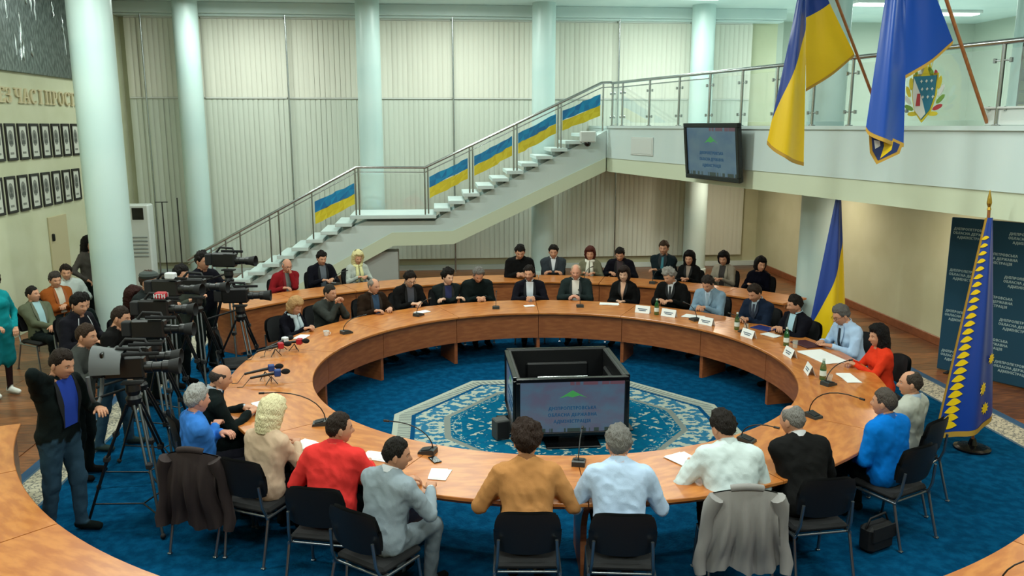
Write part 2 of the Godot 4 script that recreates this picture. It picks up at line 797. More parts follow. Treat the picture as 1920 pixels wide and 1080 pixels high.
# hair grows from the head's own surface; style sets hairline, body and length
func hair_mesh(style: String, sd: float) -> MB:
	var mb := MB.new()
	var nu := 40
	var nv := 30
	var fall: float = {"bob": 0.19, "long": 0.36, "medium": 0.10}.get(style, 0.0)
	var body: float = {"bob": 0.030, "long": 0.026, "medium": 0.026, "bald": 0.005, "balding": 0.009, "crop": 0.009, "short": 0.016, "thick": 0.027, "beret": 0.028}.get(style, 0.014)
	for i in nv + 1:
		var th := PI * i / nv
		for j in nu:
			var a := TAU * j / nu
			var d := Vector3(sin(th) * sin(a), cos(th), sin(th) * cos(a))
			var az := cos(a)
			var line := lerpf(-0.02, 0.50, smoothstep(0.25, 0.7, az)) if az > 0.0 else lerpf(-0.02, -0.62, -az)
			if style == "balding" or style == "bald":
				line += 0.42 * smoothstep(0.3, 0.8, az)
			if style == "beret":
				line = 0.22 + 0.12 * az
			line += 0.10 * fold.get_noise_2d(a * 0.55 + sd * 3.0, sd) + (0.05 * sin(a * 2.0 + sd) if az > 0.3 else 0.0)
			var m := smoothstep(line - 0.05, line + 0.14, d.y)
			if style == "bald":
				m *= 1.0 - smoothstep(0.32, 0.52, d.y)
			elif style == "balding":
				m *= 1.0 - 0.75 * smoothstep(0.70, 0.90, d.y + 0.12 * az)
			if fall > 0.0 and d.y < line + 0.2:
				m = maxf(m, 1.0 - smoothstep(0.25, 0.55, az))
			var p := head_point(d)
			if fall > 0.0 and d.y < 0.0:
				var t := -(th - PI / 2) / (PI / 2)
				var wide := 1.0 - 0.25 * t * t if t > -0.92 else 0.05
				var side := Vector3(sin(a) * 0.080, 0, cos(a) * 0.090) * (wide if az < 0.5 else 0.6)
				p = p.lerp(Vector3(side.x, t * fall, side.z - 0.012), clampf(m, 0.0, 1.0))
				d = Vector3(sin(a), 0, cos(a))
			var lump := fold.get_noise_3d(p.x * 9.0 + sd, p.y * 3.0, p.z * 9.0) * 0.7 + fold.get_noise_3d(p.x * 3.5, p.y * 3.5 + sd, p.z * 3.5) * 0.8
			if fall > 0.0:
				lump *= 0.35
			var lift := body * (1.0 + lump + 0.55 * maxf(d.y, 0.0))
			var body_up := smoothstep(line, line + 0.55, d.y) if fall == 0.0 else 1.0
			p += d.normalized() * lerpf(-0.012, lift * lerpf(0.35, 1.25, body_up), m)
			mb.v.append(p)
			mb.n.append(Vector3.ZERO)
			mb.c.append(Color.WHITE)
			mb.uv.append(Vector2(float(j) / nu, float(i) / nv))
	for i in nv:
		for j in nu:
			var a := i * nu + j
			var b := i * nu + (j + 1) % nu
			mb.ix.append_array(PackedInt32Array([a, b, b + nu, a, b + nu, a + nu]))
	for k in range(0, mb.ix.size(), 3):
		var fn := (mb.v[mb.ix[k + 2]] - mb.v[mb.ix[k]]).cross(mb.v[mb.ix[k + 1]] - mb.v[mb.ix[k]])
		for e in 3:
			mb.n[mb.ix[k + e]] += fn
	var mid := Vector3.ZERO
	for p in mb.v:
		mid += p / mb.v.size()
	for i in mb.v.size():
		mb.n[i] = mb.n[i].normalized()
		if mb.n[i].dot(mb.v[i] - mid) < 0.0:
			mb.n[i] = -mb.n[i]
	return mb


func field(bones: Array, p: Vector3) -> float:
	var g := 10.0
	for b in bones:
		var ba: Vector3 = b[1] - b[0]
		var pa: Vector3 = p - b[0]
		var t := clampf(pa.dot(ba) / maxf(ba.length_squared(), 1e-8), 0.0, 1.0)
		var d := (pa - ba * t).length() - lerpf(b[2], b[3], t)
		var q: float = b[4] - absf(g - d)
		g = minf(g, d) - (q * q * 0.25 / b[4] if q > 0.0 else 0.0)
	return g


# a strip of cloth laid on the chest: rows of [height, left, right] in upright torso coordinates
func chest_patch(bones: Array, lean: Transform3D, rows: Array, cols: int, lift: float) -> MB:
	var out := []
	var fw := lean.basis.z
	for r in rows:
		var line := []
		for k in cols:
			var x := lerpf(r[1], r[2], float(k) / (cols - 1))
			var p := lean * Vector3(x, r[0], 0.42)
			for s in 14:
				var d := field(bones, p) - lift
				p -= fw * d * 0.95
				if absf(d) < 0.001:
					break
			line.append(p)
		out.append(line)
	var mb := MB.new()
	mb.sheet(out, 0.006)
	return mb


func bone2(a: Vector3, t: Vector3, l1: float, l2: float, pole: Vector3) -> Array:
	var d := t - a
	var len := clampf(d.length(), 0.12, (l1 + l2) * 0.995)
	d = d.normalized()
	var along := (l1 * l1 - l2 * l2 + len * len) / (2.0 * len)
	var high := sqrt(maxf(l1 * l1 - along * along, 0.0))
	var pl := (pole - d * pole.dot(d)).normalized()
	return [a + d * along + pl * high, a + d * len]


# the head's top stands at (x, high, z); face is the way the body looks, in degrees (0 = to the camera, 90 = to the right)
func person(who: String, x: float, z: float, high: float, o: Dictionary) -> Node3D:
	var stand: bool = o.get("stand", false)
	var lift := 0.40 if stand else 0.0
	var face: float = deg_to_rad(o.get("face", 0.0))
	if not o.has("face"):
		face = atan2(CX - x, CZ - z) + deg_to_rad(o.get("turn", 0.0))
	var lean := deg_to_rad(o.get("lean", 8.0))
	var bulk: float = o.get("bulk", 1.0)
	var woman: bool = o.get("woman", false)
	var hip := Vector3(0, 0.53 + lift, 0)
	var tl := Transform3D(Basis(Vector3.RIGHT, lean), Vector3.ZERO)
	tl.origin = hip - tl.basis * hip
	tl.basis = tl.basis
	var up := Vector3(0, lift, 0)
	var hb := Basis(Vector3.UP, deg_to_rad(o.get("look", 0.0))) * Basis(Vector3.RIGHT, deg_to_rad(o.get("nod", 8.0))) * Basis(Vector3.BACK, deg_to_rad(o.get("tilt", 0.0)))
	var neck := tl * (Vector3(0, 1.10, -0.01) + up)
	var hc := neck + hb * Vector3(0, 0.105, 0.022)
	var s := high / (hc.y + 0.132)
	var turn := Basis(Vector3.UP, face)
	var root := Vector3(x, 0, z) - turn * Vector3(hc.x * s, 0, hc.z * s)
	root.y = ground(root.x, root.z)
	var t := thing("person", who, "person", root, face, o.get("group", ""))
	t.set_meta("hip", root)

	var shw := (0.158 if woman else 0.188)
	var torso := []
	var add := func(a: Vector3, b: Vector3, ra: float, rb: float, k: float) -> void:
		torso.append([tl * (a + up), tl * (b + up), ra, rb, k])
	var bw := bulk
	add.call(Vector3(-0.085, 0.56, 0.0), Vector3(0.085, 0.56, 0.0), 0.118 * bw, 0.118 * bw, 0.05)
	add.call(Vector3(-0.07 * bw, 0.70, 0.015), Vector3(0.07 * bw, 0.70, 0.015), 0.112 * bw, 0.112 * bw, 0.09)
	add.call(Vector3(-0.085 * bw, 0.86, 0.005), Vector3(0.085 * bw, 0.86, 0.005), 0.118 * bw, 0.118 * bw, 0.09)
	add.call(Vector3(-shw + 0.045, 0.985, -0.015), Vector3(shw - 0.045, 0.985, -0.015), 0.088 * bw, 0.088 * bw, 0.08)
	add.call(Vector3(-0.035, 1.045, -0.02), Vector3(0.035, 1.045, -0.02), 0.065, 0.065, 0.07)
	if woman:
		add.call(Vector3(-0.065, 0.90, 0.085), Vector3(0.065, 0.90, 0.085), 0.06, 0.06, 0.05)
	var cell: float = o.get("cell", 0.021)
	var lo := Vector3(-0.62, -0.05, -0.5)
	var hi := Vector3(0.62, 1.35 + lift, 0.95)
	var net := Net.new(lo, hi, cell)
	for b in torso:
		net.cap(b[0], b[1], b[2], b[3], b[4], 0)
	var kneck := tl * (Vector3(0, 1.05, -0.015) + up)
	net.cap(kneck, hc + hb * Vector3(0, -0.05, -0.022), 0.055, 0.053, 0.025, 2)
	# legs
	var knees: float = o.get("knees", 0.10)
	for sd in [-1.0, 1.0]:
		var hp := Vector3(sd * 0.095, hip.y, 0.02)
		var kn: Vector3
		var an: Vector3
		if stand:
			kn = Vector3(sd * 0.10, 0.51, 0.03 + sd * float(o.get("stride", 0.0)))
			an = Vector3(sd * 0.11, 0.09, -0.02 + sd * float(o.get("stride", 0.0)) * 1.6)
		else:
			kn = Vector3(sd * (knees + 0.02), 0.53, 0.44)
			an = Vector3(sd * knees, 0.09, float(o.get("feet", 0.40)))
		if o.has("skirt"):
			net.cap(hp, kn, 0.115, 0.10, 0.06, 1)
			net.cap(kn, an, 0.05, 0.038, 0.03, 6)
		else:
			net.cap(hp, kn, 0.098 * bw, 0.072, 0.05, 1)
			net.cap(kn, an, 0.068, 0.052, 0.03, 1)
		net.cap(an + Vector3(0, -0.035, -0.03), an + Vector3(sd * 0.02, -0.045, 0.16), 0.045, 0.036, 0.015, 3)
	# arms
	var skin := lin(o.get("skin", "c08e72"))
	var flesh := MB.new()
	var hand_pose: String = o.get("hand", "curl")
	for sd in [-1.0, 1.0]:
		var sh := tl * (Vector3(sd * (shw + 0.005), 0.985, -0.015) + up)
		var aim: Array = o.get("left" if sd > 0 else "right", o.get("arms", [0.15, 0.80, 0.38]))
		var goal := Vector3(aim[0] * sd, aim[1], aim[2]) / s
		var pole := Vector3(sd * float(o.get("elbow", 0.7)), -0.8, -0.45)
		var e := bone2(sh, goal, 0.29, 0.26, pole)
		var w: Vector3 = e[1]
		var el: Vector3 = e[0]
		var ar: float = (0.84 if woman else 1.0) * (0.4 + 0.6 * bulk)
		net.cap(sh, el, 0.071 * ar, 0.058 * ar, 0.035, 0)
		var short: bool = o.get("short_sleeves", false)
		var wl := el.lerp(w, 0.96)
		net.cap(el, wl, 0.057 * ar, 0.042 * ar, 0.016, 2 if short else 0)
		if o.has("cuff"):
			net.cap(el.lerp(w, 0.93), w, 0.037, 0.035, 0.004, 4)
		var fd := (w - el).normalized()
		if aim[1] < 0.9 and not stand:
			fd = Vector3(fd.x, fd.y * 0.25, fd.z).normalized()
		var pose: String = aim[3] if aim.size() > 3 else hand_pose
		var roll: float = aim[4] if aim.size() > 4 else 0.0
		var xa := Vector3.UP.cross(fd).normalized()
		var hbz := Basis(xa, fd.cross(xa), fd) * Basis(Vector3.BACK, roll * sd)
		append_mesh(flesh, hands[pose], Transform3D(hbz * (0.92 if woman else 1.04), w), skin, sd < 0)
	var topc := lin(o.get("top", "202226"))
	var cols := [topc, lin(o.get("legs", "15171c")), skin, lin(o.get("shoes", "0d0d0e")), lin(o.get("cuff", "e8e8ea")), topc, lin(o.get("hose", "2a1a18"))]
	var mb := MB.new()
	net.mesh_into(mb, cols, fold, [0, 1], Vector3(x, z, high) * 3.0)
	var hairc := Color(o.get("hair", "1c1613"))
	add_head(flesh, Transform3D(hb * 1.06, hc), skin, hairc.srgb_to_linear(), o.get("beard", 0.06))
	for m2 in [mb, flesh]:
		for i in m2.v.size():
			m2.v[i] *= s
	var am := ArrayMesh.new()
	mb.into(am, mats["clothes"])
	flesh.into(am, mats["skin"])
	put(t, "body", am)
	# what is worn
	var tone: String = o.get("top", "202226")
	var style: String = o.get("wear", "plain")
	if o.get("front", true) and (style == "suit" or style == "open"):
		var low := 0.78 if style == "suit" else 0.66
		var wide: float = 0.050 if style == "suit" else o.get("opening", 0.062)
		var y0 := 1.075 + lift
		var yl := low + lift
		var sr := []
		for k in 9:
			var f := k / 8.0
			var hw: float = lerpf(wide, 0.010 if style == "suit" else wide * 0.8, f)
			sr.append([lerpf(y0, yl, f), -hw, hw])
		part_scaled(t, "shirt_front", chest_patch(torso, tl, sr, 7, 0.006), cloth("shirt " + str(o.get("shirt", "dfe3e8")), o.get("shirt", "dfe3e8")), s)
		for sd in [-1.0, 1.0]:
			var lr := []
			for k in 9:
				var f := k / 8.0
				var hw: float = lerpf(wide, 0.006 if style == "suit" else wide * 0.8, f)
				var ow: float = hw + lerpf(0.018, 0.012, f) + 0.034 * sin(PI * minf(f * 1.25, 1.0))
				lr.append([lerpf(y0, yl, f), sd * hw, sd * ow])
			part_scaled(t, "lapel", chest_patch(torso, tl, lr, 4, 0.011), cloth("coat " + tone, tone), s)
		if o.has("tie"):
			var tr := []
			for k in 8:
				var f := k / 7.0
				var hw := lerpf(0.016, 0.030, f) if k > 0 else 0.020
				tr.append([lerpf(y0 - 0.03, yl + 0.01, f), -hw, hw])
			part_scaled(t, "tie", chest_patch(torso, tl, tr, 4, 0.015), cloth("tie " + str(o.tie), o.tie, 0.6), s)
	if style == "scarf":
		var sc := MB.new()
		var pts := []
		for k in 15:
			var a := TAU * k / 14
			pts.append(neck + tl.basis * Vector3(sin(a) * 0.085, -0.045 + 0.01 * sin(a * 3.0), cos(a) * 0.085))
		sc.tube(pts, 0.034, 8, false)
		for sd in [-1.0, 1.0]:
			var sp := []
			for k in 6:
				var q := chest_patch(torso, tl, [[1.04 - 0.055 * k + lift, sd * (0.035 + 0.004 * k), sd * 0.05], [1.0 - 0.055 * k + lift, sd * 0.04, sd * 0.05]], 2, 0.018)
				sp.append(q.v[0])
			sc.tube(sp, [0.03, 0.034, 0.036, 0.036, 0.036, 0.03], 8)
		part_scaled(t, "scarf", sc, cloth("scarf " + str(o.shirt), o.shirt), s)
	elif o.get("collar", "") != "":
		var cb := MB.new()
		var rows := []
		for r in 4:
			var line := []
			for k in 17:
				var a := PI + (k / 16.0 - 0.5) * 5.3
				var rr: float = [0.058, 0.061, 0.070, 0.075][r]
				line.append(neck + tl.basis * Vector3(sin(a) * rr, [-0.045, 0.022, 0.020, -0.030][r] - 0.012 * (1.0 + cos(a)), cos(a) * rr * 1.02 - 0.002))
			rows.append(line)
		cb.sheet(rows, 0.005)
		part_scaled(t, "collar", cb, cloth("collar " + str(o.collar), o.collar), s)
	# hair, glasses, hat
	var hs: String = o.get("style", "short")
	if hs != "none":
		var hm := hair_mesh("medium" if hs == "beret" and woman else ("short" if hs == "beret" else hs), x * 7.0 + z)
		var hn := part(t, "hair", hm, hair_mat(o.get("hair", "1c1613")))
		hn.transform = Transform3D(hb * (s * 1.06), hc * s)
	if hs == "beret":
		var cap := MB.new()
		cap.lathe([Vector2(0.0, 0.060), Vector2(0.06, 0.055), Vector2(0.105, 0.030), Vector2(0.118, 0.0), Vector2(0.105, -0.022), Vector2(0.088, -0.040), Vector2(0.080, -0.038)], 28)
		var cn := part(t, "hat", cap, cloth("hat", "3a4340"))
		cn.transform = Transform3D(hb * Basis(Vector3.RIGHT, -0.15) * s, (hc + hb * Vector3(0, 0.085, -0.012)) * s)
	if o.has("bow"):
		var bow := MB.new()
		for sd in [-1.0, 1.0]:
			bow.ball(Vector3(sd * 0.035, 0.150, 0.0), Vector3(0.036, 0.026, 0.022), 10, 8)
		bow.ball(Vector3(0, 0.150, 0), Vector3(0.014, 0.016, 0.02), 8, 6)
		var bn := part(t, "hair_bow", bow, cloth("bow", "0b0b0c"))
		bn.transform = Transform3D(hb * (s * 1.06), hc * s)
	if o.has("piping"):
		for sd in [-1.0, 1.0]:
			var pr := []
			for k in 12:
				var f := k / 11.0
				pr.append([1.05 - 0.36 * f + lift, sd * (0.075 + 0.05 * sin(PI * f)), sd * (0.083 + 0.05 * sin(PI * f))])
			part_scaled(t, "piping", chest_patch(torso, tl, pr, 2, 0.008), cloth("piping", "c9cdd0"), s)
	if o.get("glasses", false):
		var gm := MB.new()
		for sd in [-1.0, 1.0]:
			var pts := []
			for k in 13:
				var a := TAU * k / 12
				pts.append(Vector3(sd * 0.033 + cos(a) * 0.024, 0.004 + sin(a) * 0.017, 0.100))
			gm.tube(pts, 0.0022, 5, false)
			gm.tube([Vector3(sd * 0.057, 0.008, 0.099), Vector3(sd * 0.078, 0.008, 0.06), Vector3(sd * 0.082, 0.006, -0.01)], 0.002, 5)
		gm.tube([Vector3(-0.01, 0.006, 0.101), Vector3(0.01, 0.006, 0.101)], 0.002, 5)
		var gn := part(t, "glasses", gm, mat("spectacle frame", "16181b", 0.35))
		gn.transform = Transform3D(hb * (s * 1.06), hc * s)
	people[o.get("short", who)] = t
	if o.get("chair", true) and not stand:
		var spot := root - turn * Vector3(0, 0, float(o.get("chair_back", 0.0)))
		var way := face
		if o.has("chair_at"):
			spot = Vector3(o.chair_at[0], root.y, o.chair_at[1])
			way = deg_to_rad(o.chair_at[2])
		chairs[o.get("short", who)] = chair(spot, way, o.get("seat_label", "black padded chair under the " + str(o.get("short", who))), o.get("chair_group", "chairs round the conference table"))
	return t


func part_scaled(t: Node3D, called: String, mb: MB, m: Material, s: float) -> void:
	var o := part(t, called, mb, m)
	o.scale = Vector3(s, s, s)


func hair_mat(hex: String) -> StandardMaterial3D:
	var key := "hair " + hex
	if mats.has(key):
		return mats[key]
	var m := mat(key, hex, 0.7)
	m.metallic_specular = 0.3
	m.normal_enabled = true
	m.normal_texture = mats["strand_bump"]
	m.normal_scale = 0.9
	m.uv1_scale = Vector3(5, 1, 1)
	return m


# ---------------------------------------------------------------- chair
func chair(at: Vector3, turn: float, label: String, group := "") -> Node3D:
	if chair_meshes.is_empty():
		make_chair()
	var t := thing("padded_chair", label, "chair", at, turn, group)
	for k in chair_meshes:
		for e in chair_meshes[k]:
			put(t, k, e)
	return t


func make_chair() -> void:
	var black: StandardMaterial3D = cloth("chair cloth", "0d0e11", 0.85)
	var shell := mat("chair shell", "101113", 0.45)
	var steel := mat("chair steel", "8d9499", 0.28, 0.9)
	var st := MB.new()
	st.box(Vector3(0, 0.435, 0.06), Vector3(0.47, 0.055, 0.43), 0.022)
	var back := MB.new()
	var sh := MB.new()
	for k in 2:
		var rows := []
		for i in 9:
			var line := []
			var f := i / 8.0
			for j in 13:
				var g := j / 6.0 - 1.0
				var w := 0.235 * (1.0 - 0.10 * pow(absf(f - 0.45) * 2.0, 3.0))
				line.append(Vector3(g * w, 0.56 + f * 0.33 - 0.025 * pow(absf(g), 4.0) * (1.0 if f > 0.5 else -1.0), -0.185 - 0.055 * f + 0.045 * g * g - (0.020 if k else 0.0)))
			rows.append(line)
		if k == 0:
			back.sheet(rows, 0.034)
		else:
			sh.sheet(rows, 0.010)
	var legs := []
	for sx in [-1.0, 1.0]:
		legs.append(MB.new().tube([Vector3(sx * 0.245, 0.012, 0.27), Vector3(sx * 0.240, 0.20, 0.245), Vector3(sx * 0.235, 0.395, 0.22)], 0.0125, 8).box(Vector3(sx * 0.246, 0.008, 0.272), Vector3(0.034, 0.016, 0.034), 0.005).into(ArrayMesh.new(), steel))
		legs.append(MB.new().tube([Vector3(sx * 0.245, 0.012, -0.27), Vector3(sx * 0.240, 0.22, -0.21), Vector3(sx * 0.235, 0.395, -0.165)], 0.0125, 8).box(Vector3(sx * 0.246, 0.008, -0.272), Vector3(0.034, 0.016, 0.034), 0.005).into(ArrayMesh.new(), steel))
	var frame := MB.new()
	var sup := []
	for sx in [-1.0, 1.0]:
		frame.tube([Vector3(sx * 0.235, 0.395, 0.23), Vector3(sx * 0.235, 0.395, -0.18)], 0.0125, 8)
		sup.append(MB.new().tube([Vector3(sx * 0.225, 0.40, -0.10), Vector3(sx * 0.225, 0.41, -0.17), Vector3(sx * 0.215, 0.50, -0.205), Vector3(sx * 0.205, 0.68, -0.222)], 0.0125, 8).into(ArrayMesh.new(), steel))
	frame.tube([Vector3(-0.235, 0.395, 0.20), Vector3(0.235, 0.395, 0.20)], 0.011, 8)
	frame.tube([Vector3(-0.235, 0.395, -0.15), Vector3(0.235, 0.395, -0.15)], 0.011, 8)
	chair_meshes = {
		"seat": [st.into(ArrayMesh.new(), black)], "backrest": [back.into(ArrayMesh.new(), black)], "back_shell": [sh.into(ArrayMesh.new(), shell)],
		"seat_frame": [frame.into(ArrayMesh.new(), steel)], "leg": legs, "back_support": sup,
	}


# ---------------------------------------------------------------- the room; vertices in room coordinates (u, y, -w)
func slab(u0: float, u1: float, y0: float, y1: float, w0: float, w1: float, bevel := 0.0) -> MB:
	return MB.new().box(Vector3((u0 + u1) / 2, (y0 + y1) / 2, -(w0 + w1) / 2), Vector3(u1 - u0, y1 - y0, w1 - w0), bevel)


func add_slab(mb: MB, u0: float, u1: float, y0: float, y1: float, w0: float, w1: float, bevel := 0.0) -> MB:
	return mb.box(Vector3((u0 + u1) / 2, (y0 + y1) / 2, -(w0 + w1) / 2), Vector3(u1 - u0, y1 - y0, w1 - w0), bevel)


func base_materials() -> void:
	mats["weave_bump"] = bump_tex(0.12, 256, 5, 3.0)
	mats["strand_bump"] = bump_tex(0.05, 256, 9, 8.0)
	var c := StandardMaterial3D.new()
	c.resource_name = "clothes"
	c.vertex_color_use_as_albedo = true
	c.roughness = 0.92
	c.metallic_specular = 0.25
	c.normal_enabled = true
	c.normal_texture = mats["weave_bump"]
	c.normal_scale = 0.6
	c.uv1_triplanar = true
	c.uv1_scale = Vector3(5, 5, 5)
	mats["clothes"] = c
	var k := StandardMaterial3D.new()
	k.resource_name = "skin"
	k.vertex_color_use_as_albedo = true
	k.roughness = 0.55
	k.metallic_specular = 0.35
	mats["skin"] = k
	var pl := mat("cream plaster", "ffffff", 0.85)
	pl.albedo_texture = noise_tex(0.01, [1, 1], "c3c6a6", "c9ccae", 256, 3, 4)
	pl.uv1_triplanar = true
	pl.uv1_scale = Vector3(0.4, 0.4, 0.4)
	var white := mat("white paint", "ffffff", 0.55)
	white.albedo_texture = noise_tex(0.008, [1, 1], "cbdcda", "d3e2df", 256, 3, 7)
	white.uv1_triplanar = true
	white.uv1_scale = Vector3(0.3, 0.3, 0.3)
	var col := mat("column paint", "ffffff", 0.35)
	col.albedo_texture = noise_tex(0.006, [1, 1], "bcd5d2", "c6dcd8", 256, 3, 8)
	col.uv1_triplanar = true
	col.uv1_scale = Vector3(0.3, 0.3, 0.3)
	wood("parquet a", "5d361b", "87522a", 0.4, Vector3(0.5, 0.5, 3.5), 3)
	wood("parquet b", "6a3e1f", "93592e", 0.4, Vector3(0.5, 0.5, 3.2), 13)
	wood("parquet c", "522f18", "774623", 0.4, Vector3(0.5, 0.5, 3.8), 23)
	wood("desk top", "b0662c", "c67d3b", 0.33, Vector3(0.5, 1.6, 1.6), 31)
	wood("desk panel", "8f4f27", "a46134", 0.42, Vector3(0.6, 3.0, 0.6), 33)
	wood("desk edge", "7c4524", "8d5230", 0.4, Vector3(1, 1, 1), 35)
	var steel := mat("brushed steel", "b4b8b8", 0.25, 1.0)
	steel.normal_enabled = false
	var glass := mat("rail glass", "dfeee8", 0.03)
	glass.transparency = BaseMaterial3D.TRANSPARENCY_ALPHA
	glass.albedo_color = Color(0.86, 0.95, 0.92, 0.10)


func build_shell() -> void:
	var plaster: Material = mats["cream plaster"]
	var white: Material = mats["white paint"]
	var gallery_paint := mat("gallery paint", "b3bdb0", 0.8)
	# floor: slab, with the parquet boards of the open strips laid on it
	var fm := slab(-7.5, 15.0, -0.3, -0.012, -4.2, 22.6)
	add_slab(fm, -4.5, 7.0, -0.012, 0.0, 15.8, 20.7)
	add_slab(fm, -7.5, 15.0, -0.012, 0.0, -4.2, 4.0)
	var fl := struct("floor", fm, mats["parquet b"], "brown wooden parquet floor round the blue carpet", "floor")
	var kinds := ["parquet a", "parquet b", "parquet c"]
	var boards := []
	for k in 3:
		boards.append(MB.new().box(Vector3.ZERO, Vector3(1.296, 0.012, 0.296), 0.002).into(ArrayMesh.new(), mats[kinds[k]]))
	for z in [[-7.2, 2, 4.0, 55], [7.0, 1, 4.0, 55]]:
		for i in z[1]:
			for j in z[3]:
				if z[0] < 0 and 4.15 + j * 0.30 > 20.4:
					continue
				var shift: float = (j % 2) * 0.0
				put(fl, "board", boards[rng.randi() % 3], Vector3(z[0] + 0.65 + i * 1.3 + shift, -0.006, -(z[2] + 0.15 + j * 0.30)))
	struct("wall_left", slab(-7.45, -7.2, 0, 6.3, -4.2, 20.8), plaster, "cream plaster wall on the left with framed portraits", "wall")
	var bk := struct("wall_back", slab(-7.45, 8.45, 0, 6.3, 20.55, 20.8), plaster, "cream wall behind the tall vertical blinds", "wall")
	put(bk, "skirting", slab(-7.2, 8.2, 0.0, 0.13, 20.50, 20.55, 0.006).into(ArrayMesh.new(), white))
	var rt := struct("wall_right", slab(8.2, 8.45, 0, 2.6, -4.2, 20.55), plaster, "beige plaster wall under the gallery with a brown skirting board", "wall")
	put(rt, "skirting", slab(8.165, 8.2, 0.0, 0.14, -4.0, 20.5, 0.006).into(ArrayMesh.new(), mats["desk edge"]))
	struct("wall_front", slab(-7.45, 15.0, 0, 6.3, -4.4, -4.2), plaster, "plain wall of the hall facing the blinds", "wall")
	struct("wall_upper_right", slab(14.8, 15.0, 3.55, 6.3, -4.2, 22.6), gallery_paint, "wall at the far side of the gallery", "wall")
	struct("wall_upper_back", slab(8.45, 15.0, 3.55, 6.3, 22.4, 22.6), gallery_paint, "grey green wall at the back of the gallery", "wall")
	struct("wall_gallery_end", slab(8.45, 8.6, 3.55, 6.3, 20.55, 22.4), gallery_paint, "short return wall of the gallery", "wall")
	struct("ceiling", slab(-7.45, 15.0, 6.3, 6.5, -4.4, 22.6), white, "white ceiling of the hall", "ceiling")
	struct("trim_1", add_slab(slab(-7.2, 8.45, 6.06, 6.3, 20.05, 20.55, 0.01), -7.2, 8.45, 6.01, 6.06, 20.2, 20.55, 0.01), white, "white cornice above the blinds", "cornice")

	# gallery: deck with white fascia over a cream beam
	var e0 := Vector2(3.75, 18.0)
	var e1 := Vector2(6.05, 8.05)
	var e2 := Vector2(8.13, -0.95)
	var far := [Vector2(14.8, -0.95), Vector2(14.8, 22.4), Vector2(8.6, 22.4), Vector2(8.6, 20.5), Vector2(3.75, 20.5)]
	var poly := PackedVector2Array([e0, e1, e2])
	for p in far:
		poly.append(p)
	var turn := Transform3D(Basis(Vector3.RIGHT, -PI / 2), Vector3.ZERO)   # (x, y) of a polygon to (u, -w)
	var g := thing("gallery", "white gallery with a cream lower beam above the right side", "gallery", Vector3.ZERO, PHI)
	g.set_meta("kind", "structure")
	var deck := MB.new()
	deck.xf = turn
	deck.extrude(poly, 2.86, 3.50)
	part(g, "fascia", deck, white)
	var lip := MB.new()
	lip.xf = turn
	var out := PackedVector2Array([e0 + Vector2(-0.04, 0.0), e1 + Vector2(-0.04, 0), e2 + Vector2(-0.04, 0)])
	for p in far:
		out.append(p)
	lip.extrude(out, 3.50, 3.55)
	part(g, "deck_edge", lip, white)
	var beam := MB.new()
	beam.xf = turn
	var inn := PackedVector2Array([e0 + Vector2(0.02, -0.02), e1 + Vector2(0.02, 0), e2 + Vector2(0.02, 0), Vector2(8.2, -0.95), Vector2(8.2, 20.5), Vector2(3.77, 20.5)])
	beam.extrude(inn, 2.565, 2.86)
	part(g, "beam", beam, mat("cream paint", "cfd9bf", 0.6))

	# columns
	for c in [
		[-5.45, 14.3, 0.335, "thick pale round column standing beside the camera crew"], [-5.45, 19.6, 0.27, "pale round column behind the foot of the staircase"],
		[-1.48, 19.6, 0.27, "pale round column behind the staircase landing"], [2.52, 19.6, 0.27, "pale round column behind the upper staircase flight"],
		[6.27, 19.6, 0.27, "pale round column by the right end of the blinds"], [6.32, 13.2, 0.285, "pale round column rising through the gallery beside the flags"],
		[9.02, 12.4, 0.15, "slim white column standing on the gallery at the right edge"]]:
		var y0 := 3.55 if c[0] > 9.0 else 0.0
		var t := thing("round_column", c[3], "column", L(c[0], y0, c[1]), PHI, "round columns of the hall")
		var r: float = c[2]
		part(t, "shaft", MB.new().lathe([Vector2(r, 0.12 if y0 == 0.0 else 0.0), Vector2(r, 6.3 - y0)], 40), mats["column paint"])
		part(t, "base_ring", MB.new().lathe([Vector2(r + 0.03, 0.0), Vector2(r + 0.03, 0.11), Vector2(r + 0.01, 0.13), Vector2(r, 0.13)], 40), mats["white paint"])


